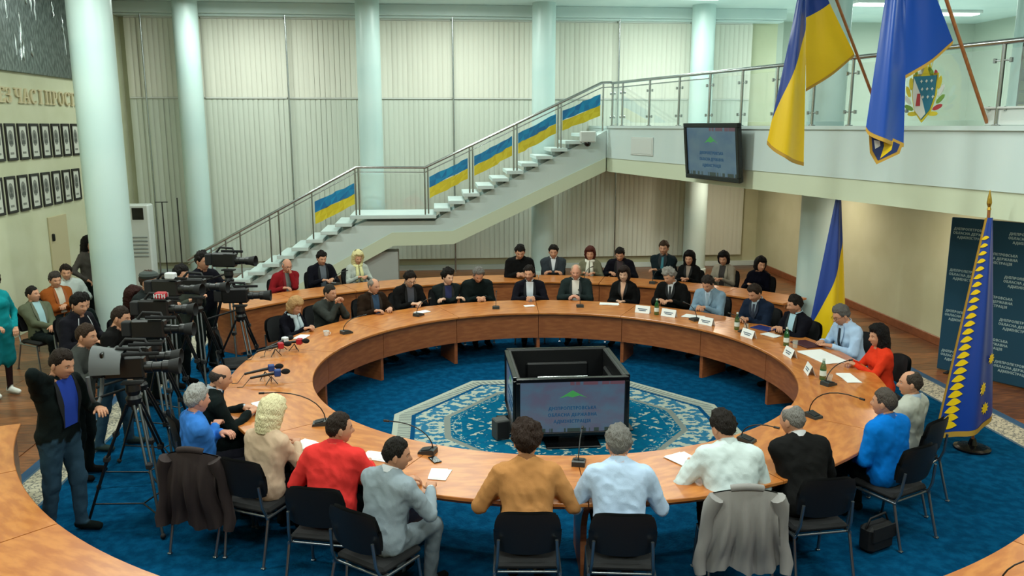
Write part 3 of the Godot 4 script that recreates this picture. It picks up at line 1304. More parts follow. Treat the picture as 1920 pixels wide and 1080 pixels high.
func build_blinds() -> void:
	var up := cloth("lit blind cloth", "e2e1d3", 0.9)  # one cloth in two tones: brighter light above is put into the colour
	var low := cloth("shaded blind cloth", "cfd5c8", 0.9)
	var alu := mat("blind rail", "d6d8d2", 0.5)
	var names := ["beside the left wall", "just right of the second column", "left of the landing column", "right of the landing column", "above the middle of the staircase", "left of the upper flight column", "right of the upper flight column", "at the right end of the window wall"]
	var edges := [-7.05, -5.35, -3.45, -1.50, 0.42, 2.50, 4.40, 6.20, 7.75]
	for b in 8:
		var u0: float = edges[b] + 0.012
		var u1: float = edges[b + 1] - 0.012
		var t := thing("vertical_blind", "tall cream vertical blind " + names[b], "blind", L((u0 + u1) / 2, 0.0, 20.40), PHI, "vertical blinds of the window wall")
		var n := int(round((u1 - u0) / 0.118))
		var step := (u1 - u0) / n
		part(t, "head_rail", MB.new().box(Vector3(0, 6.0, 0), Vector3(u1 - u0, 0.05, 0.07), 0.008), alu)
		part(t, "middle_rail", MB.new().box(Vector3(0, 4.19, 0.02), Vector3(u1 - u0, 0.03, 0.05), 0.006), alu)
		for tier in 2:  # blind divided in two tiers to carry the painted light step
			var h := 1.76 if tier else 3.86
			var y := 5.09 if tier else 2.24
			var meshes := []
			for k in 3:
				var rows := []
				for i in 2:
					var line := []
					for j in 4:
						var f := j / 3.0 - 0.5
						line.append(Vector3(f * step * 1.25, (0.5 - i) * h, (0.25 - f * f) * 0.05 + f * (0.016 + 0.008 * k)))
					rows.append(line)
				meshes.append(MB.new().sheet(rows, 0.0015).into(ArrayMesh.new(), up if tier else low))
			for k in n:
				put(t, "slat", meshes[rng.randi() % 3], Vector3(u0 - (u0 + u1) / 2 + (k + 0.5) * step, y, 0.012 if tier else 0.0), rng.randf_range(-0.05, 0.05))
	for p in [[-6.62, "thin shining steel pipe beside the air conditioner"], [-3.40, "thin shining steel pipe above the lower stair flight"], [0.44, "thin shining steel pipe above the middle of the stairs"], [4.42, "thin shining steel pipe near the top of the stairs"]]:
		var mb := MB.new().tube([Vector3(0, 0, 0), Vector3(0, 6.05, 0)], 0.022, 10)
		single("steel_pipe", p[1], "pipe", mb, mats["brushed steel"], L(p[0], 0, 20.22), PHI, "upright steel pipes of the window wall")


func build_left_wall() -> void:
	# framed portraits in two rows
	var frame := mat("portrait frame", "15110f", 0.4)
	var mount := mat("portrait mount", "c9ccc0", 0.7)
	var ink := mat("portrait print", "7d8078", 0.8)
	var dark := mat("portrait print dark", "565a55", 0.8)
	for row in 2:
		for k in 9:
			var w := 14.55 + k * 0.43 if row == 0 else 14.35 + k * 0.435
			if row == 1 and k == 8:
				continue
			var words: String = ["leftmost framed", "second framed", "third framed", "fourth framed", "fifth framed", "sixth framed", "seventh framed", "eighth framed", "ninth framed"][k]
			var t := thing("framed_portrait", "%s portrait in the %s row on the left wall" % [words, "upper" if row == 0 else "lower"], "picture", L(-7.2, 2.96 if row == 0 else 2.08, w), PHI, "framed portraits on the left wall")
			var x := 0.016
			var f := MB.new()
			f.box(Vector3(x, 0.03, 0), Vector3(0.03, 0.045, 0.34), 0.006)
			f.box(Vector3(x, 0.61, 0), Vector3(0.03, 0.045, 0.34), 0.006)
			f.box(Vector3(x, 0.32, 0.15), Vector3(0.03, 0.56, 0.04), 0.006)
			f.box(Vector3(x, 0.32, -0.15), Vector3(0.03, 0.56, 0.04), 0.006)
			part(t, "frame", f, frame)
			part(t, "mount", MB.new().box(Vector3(0.008, 0.32, 0), Vector3(0.012, 0.55, 0.27)), mount)
			var oval := PackedVector2Array()
			for i in 20:
				oval.append(Vector2(cos(TAU * i / 20) * 0.085, sin(TAU * i / 20) * 0.14))
			var pr := MB.new()
			pr.xf = Transform3D(Basis(Vector3.UP, PI / 2), Vector3(0.015, 0.38, 0))
			pr.extrude(oval, 0.0, 0.003)
			var po := part(t, "print", pr, ink)
			var bust := PackedVector2Array()
			for i in 14:
				var a := PI * i / 13
				bust.append(Vector2(cos(a) * 0.065, -0.10 + sin(a) * 0.07))
			var bm := MB.new()
			bm.xf = Transform3D(Basis(Vector3.UP, PI / 2), Vector3(0.0185, 0.38, 0))
			bm.extrude(bust, 0.0, 0.002)
			bm.ball(Vector3(0, 0.03, 0), Vector3(0.042, 0.055, 0.003), 12, 6)
			part(po, "likeness", bm, dark)
			part(t, "caption", MB.new().box(Vector3(0.016, 0.13, 0), Vector3(0.003, 0.035, 0.12)), ink)
	# gold motto
	var gold := mat("gold letters", "c9bd98", 0.55, 0.0)
	var t := thing("wall_motto", "gold raised capital letters above the framed portraits", "lettering", L(-7.2, 3.93, 16.0), PHI)
	text(t, "lettering", "ЧЕРЕЗ ЧАС І ПРОСТІР", 0.26, 0.03, Vector3(0.02, 0.13, 0), Basis(Vector3.UP, PI / 2), gold, "Droid Serif")
	# grey metal relief above
	var art := thing("metal_relief", "grey metal wall relief with running vertical streaks", "artwork", L(-7.2, 4.46, 15.2), PHI)
	var rel := mat("relief metal", "ffffff", 0.34, 0.75)
	rel.albedo_texture = noise_tex(0.02, [1, 1], "5a6463", "8e9897", 512, 5, 41)
	rel.uv1_triplanar = true
	rel.uv1_scale = Vector3(2.0, 0.5, 2.0)
	part(art, "panel", MB.new().box(Vector3(0.03, 0.92, 0), Vector3(0.06, 1.84, 8.4), 0.008), rel)
	var hi := mat("relief drip", "b9c1c0", 0.22, 0.9)
	for k in 46:
		var z := rng.randf_range(-4.0, 4.0)
		var y := rng.randf_range(0.15, 1.2)
		var len := rng.randf_range(0.2, 0.75)
		var pts := []
		var rad := []
		for i in 6:
			pts.append(Vector3(0.064, y + len * i / 5.0, z + rng.randf_range(-0.015, 0.015)))
			rad.append([0.006, 0.022, 0.016, 0.02, 0.012, 0.004][i] * rng.randf_range(0.7, 1.5))
		part(art, "drip", MB.new().tube(pts, rad, 6), hi)
	# flat door leaf in the wall
	var d := struct("door_1", slab(-7.2, -7.17, 0, 1.88, 16.0, 16.75, 0.006), mat("door paint", "bdb48f", 0.7), "narrow beige door leaf in the left wall", "door")
	part(d, "door_handle", MB.new().box(Vector3(-7.15, 1.5, -16.08), Vector3(0.05, 0.14, 0.05), 0.012), mat("black plastic", "0b0c0d", 0.4))
	# air conditioner
	var ac := thing("air_conditioner", "white floor standing air conditioner with a black display", "air conditioner", L(-6.55, 0, 18.9), PHI)
	var wh := mat("appliance white", "d2d8d4", 0.45)
	part(ac, "body", MB.new().box(Vector3(0, 0.93, 0), Vector3(0.52, 1.86, 0.34), 0.03), wh)
	part(ac, "display", MB.new().box(Vector3(0.03, 1.66, 0.175), Vector3(0.24, 0.26, 0.012), 0.004), mat("black gloss", "07080a", 0.15))
	for k in 6:
		part(ac, "louvre", MB.new().box(Vector3(0.0, 0.72 + k * 0.085, 0.182), Vector3(0.40, 0.022, 0.03), 0.006, Basis(Vector3.RIGHT, 0.5)), mat("louvre grey", "7f8784", 0.5))
	# thin black stands
	var blk: Material = mats["black plastic"]
	var s1 := thing("thin_stand", "thin black stand with a short crossbar before the blinds", "stand", L(-5.85, 0, 18.3), PHI)
	part(s1, "pole", MB.new().tube([Vector3(0, 0.02, 0), Vector3(0, 1.95, 0)], 0.012, 6), blk)
	part(s1, "crossbar", MB.new().tube([Vector3(-0.14, 1.95, 0), Vector3(0.12, 1.95, 0)], 0.010, 6), blk)
	part(s1, "foot", MB.new().lathe([Vector2(0.0, 0.03), Vector2(0.15, 0.02), Vector2(0.16, 0.0)], 16), blk)
	var s2 := thing("thin_pole", "plain thin black pole before the blinds", "stand", L(-5.5, 0, 18.2), PHI)
	part(s2, "pole", MB.new().tube([Vector3(0, 0.02, 0), Vector3(0, 2.05, 0)], 0.012, 6), blk)
	part(s2, "foot", MB.new().lathe([Vector2(0.0, 0.03), Vector2(0.15, 0.02), Vector2(0.16, 0.0)], 16), blk)


func build_carpets() -> void:
	var c := thing("blue_carpet", "large blue carpet with a pale patterned border under the round table", "carpet", L(1.35, 0, 9.9), PHI)
	var blue := mat("blue pile", "ffffff", 1.0)
	blue.metallic_specular = 0.1
	blue.albedo_texture = noise_tex(0.02, [1, 1], "033a5c", "07496e", 512, 5, 51)
	blue.uv1_triplanar = true
	blue.uv1_scale = Vector3(0.7, 0.7, 0.7)
	blue.normal_enabled = true
	blue.normal_texture = bump_tex(0.2, 256, 8, 3.0)
	blue.normal_scale = 0.5
	part(c, "field", MB.new().box(Vector3(0, 0.005, 0), Vector3(10.3, 0.010, 11.4), 0.003), blue)
	# border: scrolls of pale wool on grey
	var im := Image.create(512, 128, false, Image.FORMAT_RGB8)
	var nz := FastNoiseLite.new()
	nz.frequency = 0.035
	nz.seed = 77
	for y in 128:
		for x in 512:
			var a := absf(nz.get_noise_2d(x, y))
			var k := Color("b4ad98") if a > 0.12 else Color("6f6f68")
			if y < 8 or y > 119:
				k = Color("3f5a70")
			im.set_pixel(x, y, k)
	var bm := mat("border pile", "ffffff", 1.0)
	bm.albedo_texture = ImageTexture.create_from_image(im)
	for s in [-1.0, 1.0]:
		var b := MB.new()
		var x0: float = s * 5.15
		var x1: float = s * 5.58
		b.face([Vector3(x0, 0.012, -5.7), Vector3(x1, 0.012, -5.7), Vector3(x1, 0.012, 5.7), Vector3(x0, 0.012, 5.7)], Vector3.UP, [Vector2(0, 0), Vector2(0, 1), Vector2(7, 1), Vector2(7, 0)])
		add_slab(b, minf(x0, x1), maxf(x0, x1), 0.0, 0.0115, -5.7, 5.7)
		part(c, "border_band", b, bm)
		part(c, "binding", MB.new().box(Vector3(s * 5.63, 0.006, 0), Vector3(0.10, 0.012, 11.4), 0.003), mat("binding", "24496a", 0.95))
	# octagonal rug in the middle
	var r := thing("octagonal_rug", "octagonal teal and white oriental rug under the four televisions", "rug", Vector3(0.62, 0.010, -9.5), PHI)
	var size := 640
	var ri := Image.create(size, size, false, Image.FORMAT_RGB8)
	var n1 := FastNoiseLite.new()
	n1.frequency = 0.045
	n1.seed = 5
	var n2 := FastNoiseLite.new()
	n2.noise_type = FastNoiseLite.TYPE_CELLULAR
	n2.frequency = 0.035
	n2.seed = 9
	var teal := Color("075a78")
	var deep := Color("0b4066")
	var cream := Color("9fa69a")
	var grey := Color("767d78")
	for y in size:
		for x in size:
			var p := Vector2(x - size / 2.0, y - size / 2.0) / (size / 2.0)
			var q := p.abs()
			var oct := maxf(maxf(q.x, q.y), (1.44 * q.x + q.y) / 1.72)     # 1 at the edge
			var e := 1.0 - oct
			var fl := n1.get_noise_2d(absf(x - size / 2.0), absf(y - size / 2.0))
			var k := teal
			if e < 0.03:
				k = cream
			elif e < 0.105:
				var along := atan2(p.y, p.x) * 60.0
				k = grey if fposmod(along, 2.0) < 1.2 else cream
			elif e < 0.13:
				k = deep
			elif e < 0.30:
				k = cream if fl > 0.02 else Color("2c6685")
			elif e < 0.335:
				k = grey
			else:
				k = teal.lerp(deep, clampf(0.5 + fl, 0, 1) * 0.5)
				var md := p.length()
				if (md < 0.20 and absf(fl) < 0.12) or (e < 0.40 and absf(fl) < 0.07):
					k = cream
				if md > 0.40 and md < 0.58 and fl > 0.30:
					k = cream
			ri.set_pixel(x, y, k)
	var rm := mat("rug pile", "ffffff", 1.0)
	rm.metallic_specular = 0.1
	rm.albedo_texture = ImageTexture.create_from_image(ri)
	var ob := MB.new()
	var pts := []
	var uvs := []
	for k in 8:
		var e: Array = [[-0.5, -1], [0.5, -1], [1, -0.28], [1, 0.28], [0.5, 1], [-0.5, 1], [-1, 0.28], [-1, -0.28]][k]
		pts.append(Vector3(e[0] * 2.05, 0.009, e[1] * 1.80))
		uvs.append(Vector2(e[0] * 0.5 + 0.5, e[1] * 0.5 + 0.5))
	ob.face(pts, Vector3.UP, uvs)
	for k in 8:
		var a: Vector3 = pts[k]
		var b: Vector3 = pts[(k + 1) % 8]
		ob.face([a, b, b - Vector3(0, 0.009, 0), a - Vector3(0, 0.009, 0)], (a + b).normalized(), [uvs[k], uvs[k], uvs[k], uvs[k]])
	part(r, "pile", ob, rm)


func build_stairs() -> void:
	var white: Material = mats["white paint"]
	var steel: Material = mats["brushed steel"]
	var t := thing("staircase", "white open staircase rising to the gallery before the blinds", "staircase", L(0, 0, 18.0), PHI)
	# here x = u, z = -(w - 18)
	var treads := []
	for i in range(0, 9):
		treads.append([-4.705 + 0.3155 * i, 0.113 + 0.1715 * i])
	for i in 11:
		treads.append([-0.053 + 0.3187 * i, 1.792 + 0.1599 * i])
	for e in treads:
		part(t, "tread", MB.new().box(Vector3(e[0] + 0.17, e[1] - 0.035, -0.62), Vector3(0.36, 0.075, 1.25), 0.006), white)
	part(t, "landing", MB.new().box(Vector3(-0.94, 1.615, -0.62), Vector3(1.86, 0.08, 1.25), 0.008), white)
	var up := PackedVector2Array([Vector2(-4.85, 0.0)])
	for i in range(1, 9):
		up.append(Vector2(treads[i][0] + 0.17, treads[i][1] - 0.17))
	up.append(Vector2(-1.55, 1.50))
	up.append(Vector2(-0.05, 1.50))
	for i in range(9, 20):
		up.append(Vector2(treads[i][0] + 0.17, treads[i][1] - 0.17))
	up.append(Vector2(3.74, 3.45))
	for e in treads:
		part(t, "tread_bracket", MB.new().box(Vector3(e[0] + 0.19, e[1] - 0.115, -0.58), Vector3(0.14, 0.11, 0.5), 0.004), mat("grey paint", "a5aaa6", 0.6))
	var side := up.duplicate()
	for p in [Vector2(3.74, 2.841), Vector2(0.349, 1.252), Vector2(-0.974, 1.231), Vector2(-3.27, 0.0)]:
		side.append(p)
	part(t, "stringer", MB.new().extrude(side, -0.95, -0.22), white)
	var low := PackedVector2Array([Vector2(3.74, 2.86), Vector2(0.340, 1.27), Vector2(-0.985, 1.25), Vector2(-3.30, 0.0), Vector2(-2.76, 0.0), Vector2(-0.97, 0.956), Vector2(0.36, 0.977), Vector2(3.74, 2.565)])
	part(t, "soffit_beam", MB.new().extrude(low, -0.93, -0.20), mats["cream paint"])
	part(t, "pier", MB.new().box(Vector3(-1.25, 0.40, -0.6), Vector3(0.75, 0.80, 0.5), 0.01), mat("grey paint", "a5aaa6", 0.6))

	# railing of the stair: handrail, posts, glass
	var rail := thing("stair_railing", "steel and glass railing along the staircase", "railing", L(0, 0, 18.0), PHI)
	var line := [Vector2(-5.336, 0.734), Vector2(-1.694, 2.682), Vector2(-0.233, 2.671), Vector2(3.589, 4.46), Vector2(3.80, 4.47)]
	var hp := []
	for p in line:
		hp.append(Vector3(p.x, p.y, -0.05))
	part(rail, "handrail", MB.new().tube(hp, 0.030, 10), steel)
	var lp := []
	for p in line:
		lp.append(Vector3(p.x, p.y - 0.10, -0.05))
	part(rail, "lower_rail", MB.new().tube(lp, 0.012, 8), steel)
	var high := func(u: float) -> float:
		for k in line.size() - 1:
			if u <= line[k + 1].x:
				return lerpf(line[k].y, line[k + 1].y, (u - line[k].x) / (line[k + 1].x - line[k].x))
		return line[-1].y
	var posts := [-5.13, -4.83, -4.52, -4.21, -3.57, -3.38, -2.66, -1.73, -1.66, -0.25, -0.18, 0.72, 0.79, 1.68, 1.75, 2.64, 2.71, 3.62]
	for u in posts:
		var y: float = high.call(u)
		var foot := maxf(y - 1.02, 0.0)
		part(rail, "post", MB.new().tube([Vector3(u, foot, -0.05), Vector3(u, y, -0.05)], 0.018, 8), steel)
	for g in [[-5.10, -4.86], [-4.80, -4.55], [-4.49, -4.24], [-4.18, -3.60], [-3.35, -2.69], [-1.62, -0.28]]:
		var a: float = high.call(g[0])
		var b: float = high.call(g[1])
		var gl := PackedVector2Array([Vector2(g[0], maxf(a - 0.90, 0.03)), Vector2(g[1], maxf(b - 0.90, 0.04)), Vector2(g[1], b - 0.15), Vector2(g[0], a - 0.15)])
		part(rail, "glass_pane", MB.new().extrude(gl, -0.055, -0.045), mats["rail glass"])
	# flag panels hung on the railing
	var blue := mat("panel print blue", "ffffff", 0.5)
	blue.vertex_color_use_as_albedo = true
	var spots := ["below the landing", "just above the landing", "second above the landing", "third above the landing", "at the top of the stairs"]
	var ps := [[-2.60, 1.96, 1.48, -1.75, 2.35, 1.90], [-0.15, 2.47, 2.01, 0.68, 2.87, 2.43], [0.82, 2.91, 2.49, 1.64, 3.34, 2.92], [1.77, 3.39, 2.96, 2.59, 3.80, 3.39], [2.73, 3.87, 3.45, 3.55, 4.22, 3.76]]
	for k in 5:
		var q: Array = ps[k]
		var ft := thing("flag_panel", "slanted blue and yellow railing panel " + spots[k], "banner", L(q[0], q[2], 18.0 - 0.005), PHI, "blue and yellow panels on the stair railing")
		for half in 2:
			var mb := MB.new()
			var nx := 7
			var ny := 2
			var grid := []
			for i in ny + 1:
				var row := []
				for j in nx + 1:
					var f := float(j) / nx
					var lo2 := lerpf(q[2], q[5], f)
					var hi2 := lerpf(q[1], q[4], f)
					var v0 := (0.5 if half == 0 else 0.0) + 0.5 * i / ny
					var jx := rng.randf_range(-0.04, 0.04) if j > 0 and j < nx else 0.0
					var jy := rng.randf_range(-0.03, 0.03) if i > 0 and i < ny else 0.0
					row.append(Vector3(lerpf(q[0], q[3], f) + jx - q[0], lerpf(lo2, hi2, v0) + jy - q[2], 0.0))
				grid.append(row)
			for i in ny:
				for j in nx:
					var tr := [[grid[i][j], grid[i][j + 1], grid[i + 1][j + 1]], [grid[i][j], grid[i + 1][j + 1], grid[i + 1][j]]]
					for e in tr:
						var f := rng.randf()
						mb.col = lin("0e6fae").lerp(lin("1598cc"), f) if half == 0 else lin("d8c31d").lerp(lin("e9d93a"), f)
						mb.face(e, Vector3(0, 0, 1))
						mb.face([e[0] - Vector3(0, 0, 0.006), e[1] - Vector3(0, 0, 0.006), e[2] - Vector3(0, 0, 0.006)], Vector3(0, 0, -1))
			part(ft, "blue_stripe" if half == 0 else "yellow_stripe", mb, blue)
	var cc := thing("dome_camera", "small white dome camera under the top of the stairs", "camera", L(3.28, 3.12, 17.97), PHI)
	part(cc, "housing", MB.new().box(Vector3(0, 0.20, 0), Vector3(0.34, 0.24, 0.16), 0.02), mats["appliance white"])
	part(cc, "dome", MB.new().ball(Vector3(0, 0.06, 0.0), Vector3(0.075, 0.075, 0.075), 16, 10), mats["black gloss"])


func edge_point(s: float, y: float, off := 0.0) -> Vector3:
	var e0 := Vector2(3.75, 18.0)
	var d := (Vector2(6.05, 8.05) - e0).normalized()
	var p := e0 + d * s + Vector2(-0.9744, -0.2249) * off
	return L(p.x, y, p.y)


func build_gallery() -> void:
	var steel: Material = mats["brushed steel"]
	# edge direction in world space; x of a thing turned by EDGE runs along the gallery edge to the right
	var a := edge_point(0, 0)
	var b := edge_point(1, 0)
	var along := atan2(-(b.z - a.z), b.x - a.x)
	var g := thing("gallery_railing", "steel and glass railing along the gallery edge", "railing", edge_point(0, 3.55, -0.05), along)
	var len := 13.0
	part(g, "handrail", MB.new().tube([Vector3(0, 0.90, 0), Vector3(len, 0.86, 0)], 0.030, 10), steel)
	part(g, "lower_rail", MB.new().tube([Vector3(0, 0.80, 0), Vector3(3.9, 0.80, 0)], 0.012, 8), steel)
	var at := [0.05, 0.54, 1.75, 2.91, 3.95, 4.92, 5.83, 6.69, 7.45, 8.35, 9.73, 10.8, 12.0]
	for s in at:
		var p := part(g, "post", MB.new().tube([Vector3(s, 0, 0), Vector3(s, 0.88, 0)], 0.022, 10), steel)
		for y in [0.18, 0.68]:
			var cl := MB.new()
			cl.tube([Vector3(s - 0.09, y, 0), Vector3(s + 0.09, y, 0)], 0.009, 6)
			cl.box(Vector3(s - 0.10, y, 0), Vector3(0.03, 0.05, 0.035), 0.005)
			cl.box(Vector3(s + 0.10, y, 0), Vector3(0.03, 0.05, 0.035), 0.005)
			part(p, "clamp", cl, steel)
		part(p, "foot_ring", MB.new().lathe([Vector2(0.05, 0.0), Vector2(0.05, 0.012), Vector2(0.022, 0.02)], 12, Vector3(s, 0, 0)), steel)
	for k in at.size() - 1:
		part(g, "glass_pane", MB.new().box(Vector3((at[k] + at[k + 1]) / 2, 0.43, 0), Vector3(at[k + 1] - at[k] - 0.10, 0.74, 0.010), 0.002), mats["rail glass"])
	# vent plate
	single("vent_plate", "small white square plate set in the gallery fascia", "plate", MB.new().box(Vector3(0, 0.17, 0.0), Vector3(0.95, 0.36, 0.02), 0.006).box(Vector3(0, 0.17, 0.012), Vector3(0.88, 0.30, 0.01), 0.003), mats["appliance white"], edge_point(1.6, 2.98, 0.012), along)
	# hanging screen
	tv("hanging_television", "flat television hung on the white gallery fascia", edge_point(4.55, 2.66, 0.22), along, 1.66, 0.94, true, 0.0, "")
	# coat of arms on the glass
	var em := thing("coat_of_arms", "coat of arms with a teal shield in a coloured wreath on the gallery glass", "emblem", edge_point(8.78, 3.60, 0.03), along)
	emblem(em)
	# gallery furniture at the right edge
	var mo := thing("mosaic_screen", "dark mosaic screen standing on the gallery at the right edge", "screen", edge_point(9.66, 3.55, -0.42), along)
	part(mo, "backing", MB.new().box(Vector3(0.6, 0.55, -0.03), Vector3(1.3, 1.1, 0.05), 0.01), mat("mosaic back", "394038", 0.5))
	var tones := ["6d7a6a", "3a4440", "8f968c", "4f5a3a", "2b302f", "7c7a52"]
	for i in 11:
		for j in 9:
			var q := MB.new().box(Vector3(0.05 + i * 0.115, 0.06 + j * 0.12, 0.01), Vector3(0.10, 0.10, 0.035), 0.008, Basis(Vector3.BACK, rng.randf_range(-0.12, 0.12)))
			var tn: String = tones[rng.randi() % 6]
			part(mo, "tile", q, mat("mosaic " + tn, tn, 0.25))
	single("gallery_cabinet", "low pale grey box on the gallery at the right edge", "box", MB.new().box(Vector3(0.3, 0.09, 0), Vector3(0.7, 0.18, 0.4), 0.012).box(Vector3(0.3, 0.19, 0), Vector3(0.74, 0.025, 0.44), 0.006), mats["appliance white"], edge_point(9.62, 3.55, -0.25), along)


func emblem(t: Node3D) -> void:
	var put_poly := func(called: String, pts: Array, z: float, m: Material) -> void:
		var poly := PackedVector2Array(pts)
		part(t, called, MB.new().extrude(poly, z, z + 0.008), m)
	var yellow := mat("emblem yellow", "d3c22e", 0.5)
	var teal := mat("emblem teal", "13708f", 0.5)
	var silver := mat("emblem silver", "d5dcd8", 0.5)
	var red := mat("emblem red", "b0303a", 0.5)
	var green := mat("emblem green", "6f9a3a", 0.5)
	var sh := func(k: float) -> Array:
		var o := []
		for p in [[-0.17, 0.52], [0.17, 0.52], [0.165, 0.30], [0.11, 0.13], [0.0, 0.02], [-0.11, 0.13], [-0.165, 0.30]]:
			o.append(Vector2(p[0] * k, 0.30 + (p[1] - 0.30) * k))
		return o
	put_poly.call("shield_rim", sh.call(1.12), 0.0, yellow)
	put_poly.call("shield", sh.call(1.0), 0.008, teal)
	put_poly.call("shield_half", [Vector2(-0.16, 0.50), Vector2(-0.02, 0.28), Vector2(0.06, 0.09), Vector2(0.0, 0.03), Vector2(-0.11, 0.13), Vector2(-0.16, 0.30)], 0.012, silver)
	put_poly.call("figure", [Vector2(-0.08, 0.32), Vector2(-0.04, 0.32), Vector2(-0.03, 0.18), Vector2(-0.09, 0.18)], 0.020, red)
	for i in 9:
		var p := Vector2(-0.04 + 0.075 * (i % 3) + 0.02 * (i / 3), 0.46 - 0.09 * (i / 3))
		var st := []
		for k in 8:
			st.append(p + Vector2(cos(TAU * k / 8), sin(TAU * k / 8)) * (0.020 if k % 2 == 0 else 0.010))
		put_poly.call("star", st, 0.014, silver)
	for s in [-1.0, 1.0]:
		for k in 7:
			var an: float = -0.9 + k * 0.36
			var c := Vector2(s * cos(an) * 0.25, 0.30 + sin(an) * 0.27)
			var lf := []
			for e in 8:
				var d := Vector2(cos(TAU * e / 8) * 0.075, sin(TAU * e / 8) * 0.028).rotated(atan2(sin(an), s * cos(an)) + s * 0.9)
				lf.append(c + d)
			put_poly.call("leaf", lf, 0.0, [yellow, red, green, silver][k % 4] if s > 0 else [yellow, green, silver, yellow][k % 4])
	var cr := []
	for k in 9:
		cr.append(Vector2(-0.09 + 0.18 * k / 8.0, 0.68 if k % 2 == 0 else 0.60))
	cr.append(Vector2(0.06, 0.54))
	cr.append(Vector2(-0.06, 0.54))
	put_poly.call("crown", cr, 0.0, yellow)


# a flat television standing on its base at the origin, screen to +z
func tv(called: String, label: String, at: Vector3, turn: float, w: float, h: float, lit: bool, stand: float, group: String) -> Node3D:
	var t := thing(called, label, "television", at, turn, group)
	var black := mat("television black", "08090b", 0.22)
	var b := Vector3(0, stand + h / 2, 0)
	var tip := Basis(Vector3.RIGHT, 0.10 if stand == 0.0 else 0.0)
	var fr := MB.new()
	var bz := 0.045 if stand > 0.0 else 0.075
	fr.xf = Transform3D(tip, b)
	fr.box(Vector3(0, h / 2 - bz / 2, 0.02), Vector3(w, bz, 0.05), 0.006)
	fr.box(Vector3(0, -h / 2 + bz / 2, 0.02), Vector3(w, bz, 0.05), 0.006)
	fr.box(Vector3(w / 2 - bz / 2, 0, 0.02), Vector3(bz, h - 2 * bz, 0.05), 0.006)
	fr.box(Vector3(-w / 2 + bz / 2, 0, 0.02), Vector3(bz, h - 2 * bz, 0.05), 0.006)
	part(t, "bezel", fr, black)
	var bk := MB.new()
	bk.xf = Transform3D(tip, b)
	bk.box(Vector3(0, 0, -0.015), Vector3(w - 0.01, h - 0.01, 0.05), 0.012)
	bk.box(Vector3(0, -0.04, -0.055), Vector3(w * 0.62, h * 0.62, 0.05), 0.02)
	part(t, "back_cover", bk, mat("television back", "0e0f11", 0.4))
	var sc := MB.new()
	sc.xf = Transform3D(tip, b)
	var hw := w / 2 - bz
	var hh := h / 2 - bz
	sc.face([Vector3(-hw, -hh, 0.022), Vector3(hw, -hh, 0.022), Vector3(hw, hh, 0.022), Vector3(-hw, hh, 0.022)], Vector3(0, 0, 1), [Vector2(0, 1), Vector2(1, 1), Vector2(1, 0), Vector2(0, 0)])
	var s := part(t, "screen", sc, screen_mat("hanging" if stand == 0.0 else "standing") if lit else mat("dark screen", "050608", 0.12))
	if lit:
		var ink := mat("screen words", "123f63", 0.4)
		ink.emission_enabled = true
		ink.emission = Color("123f63")
		ink.emission_energy_multiplier = 0.25
		var k := hh / 0.40
		var rows := ["ДНІПРОПЕТРОВСЬКА", "ОБЛАСНА ДЕРЖАВНА", "АДМІНІСТРАЦІЯ"]
		for i in 3:
			text(s, "lettering", rows[i], 0.052 * k, 0.002, b + tip * Vector3(0, (-0.02 - 0.105 * i) * k, 0.0235), tip, ink)
		var gr := mat("screen green", "3d8a4a", 0.4)
		gr.emission_enabled = true
		gr.emission = Color("3d8a4a")
		gr.emission_energy_multiplier = 0.2
		var hill := MB.new()
		hill.xf = Transform3D(tip, b)
		hill.extrude(PackedVector2Array([Vector2(-0.20, 0.14) * k, Vector2(-0.08, 0.17) * k, Vector2(0.0, 0.15) * k, Vector2(0.10, 0.18) * k, Vector2(0.22, 0.14) * k, Vector2(0.06, 0.225) * k, Vector2(0.0, 0.26) * k, Vector2(-0.06, 0.225) * k]), 0.0225, 0.0240)
		part(s, "logo", hill, gr)
	if stand > 0.0:
		part(t, "neck", MB.new().box(Vector3(0, stand / 2 + 0.02, -0.01), Vector3(0.30, stand + 0.08, 0.05), 0.01), black)
		part(t, "foot", MB.new().box(Vector3(0, 0.012, 0.02), Vector3(0.62, 0.022, 0.30), 0.008), black)
	else:
		part(t, "wall_bracket", MB.new().box(b + Vector3(0, 0.0, -0.12), Vector3(0.4, 0.3, 0.12), 0.01), mats["black plastic"])
	return t


func screen_mat(kind: String) -> StandardMaterial3D:
	var key := "screen picture " + kind
	if mats.has(key):
		return mats[key]
	var im := Image.create(128, 96, false, Image.FORMAT_RGB8)
	var nz := FastNoiseLite.new()
	nz.frequency = 0.03
	for y in 96:
		for x in 128:
			var c := Color("6f8f9c") if kind == "hanging" else Color("6b6d85")
			c = c.lerp(Color("5f7f96"), clampf(nz.get_noise_2d(x, y) + 0.5, 0, 1))
			if y < 7 and x > 60 and nz.get_noise_2d(x * 5, 3) > -0.2:
				c = Color("7d5a66")
			if y > 88 and nz.get_noise_2d(x * 4, 90) > 0.0:
				c = Color("3a4a40")
			im.set_pixel(x, y, c)
	var m := mat(key, "181a1e", 0.18)
	m.emission_enabled = true
	m.emission = Color.BLACK
	m.emission_texture = ImageTexture.create_from_image(im)
	m.emission_energy_multiplier = 0.36
	return m


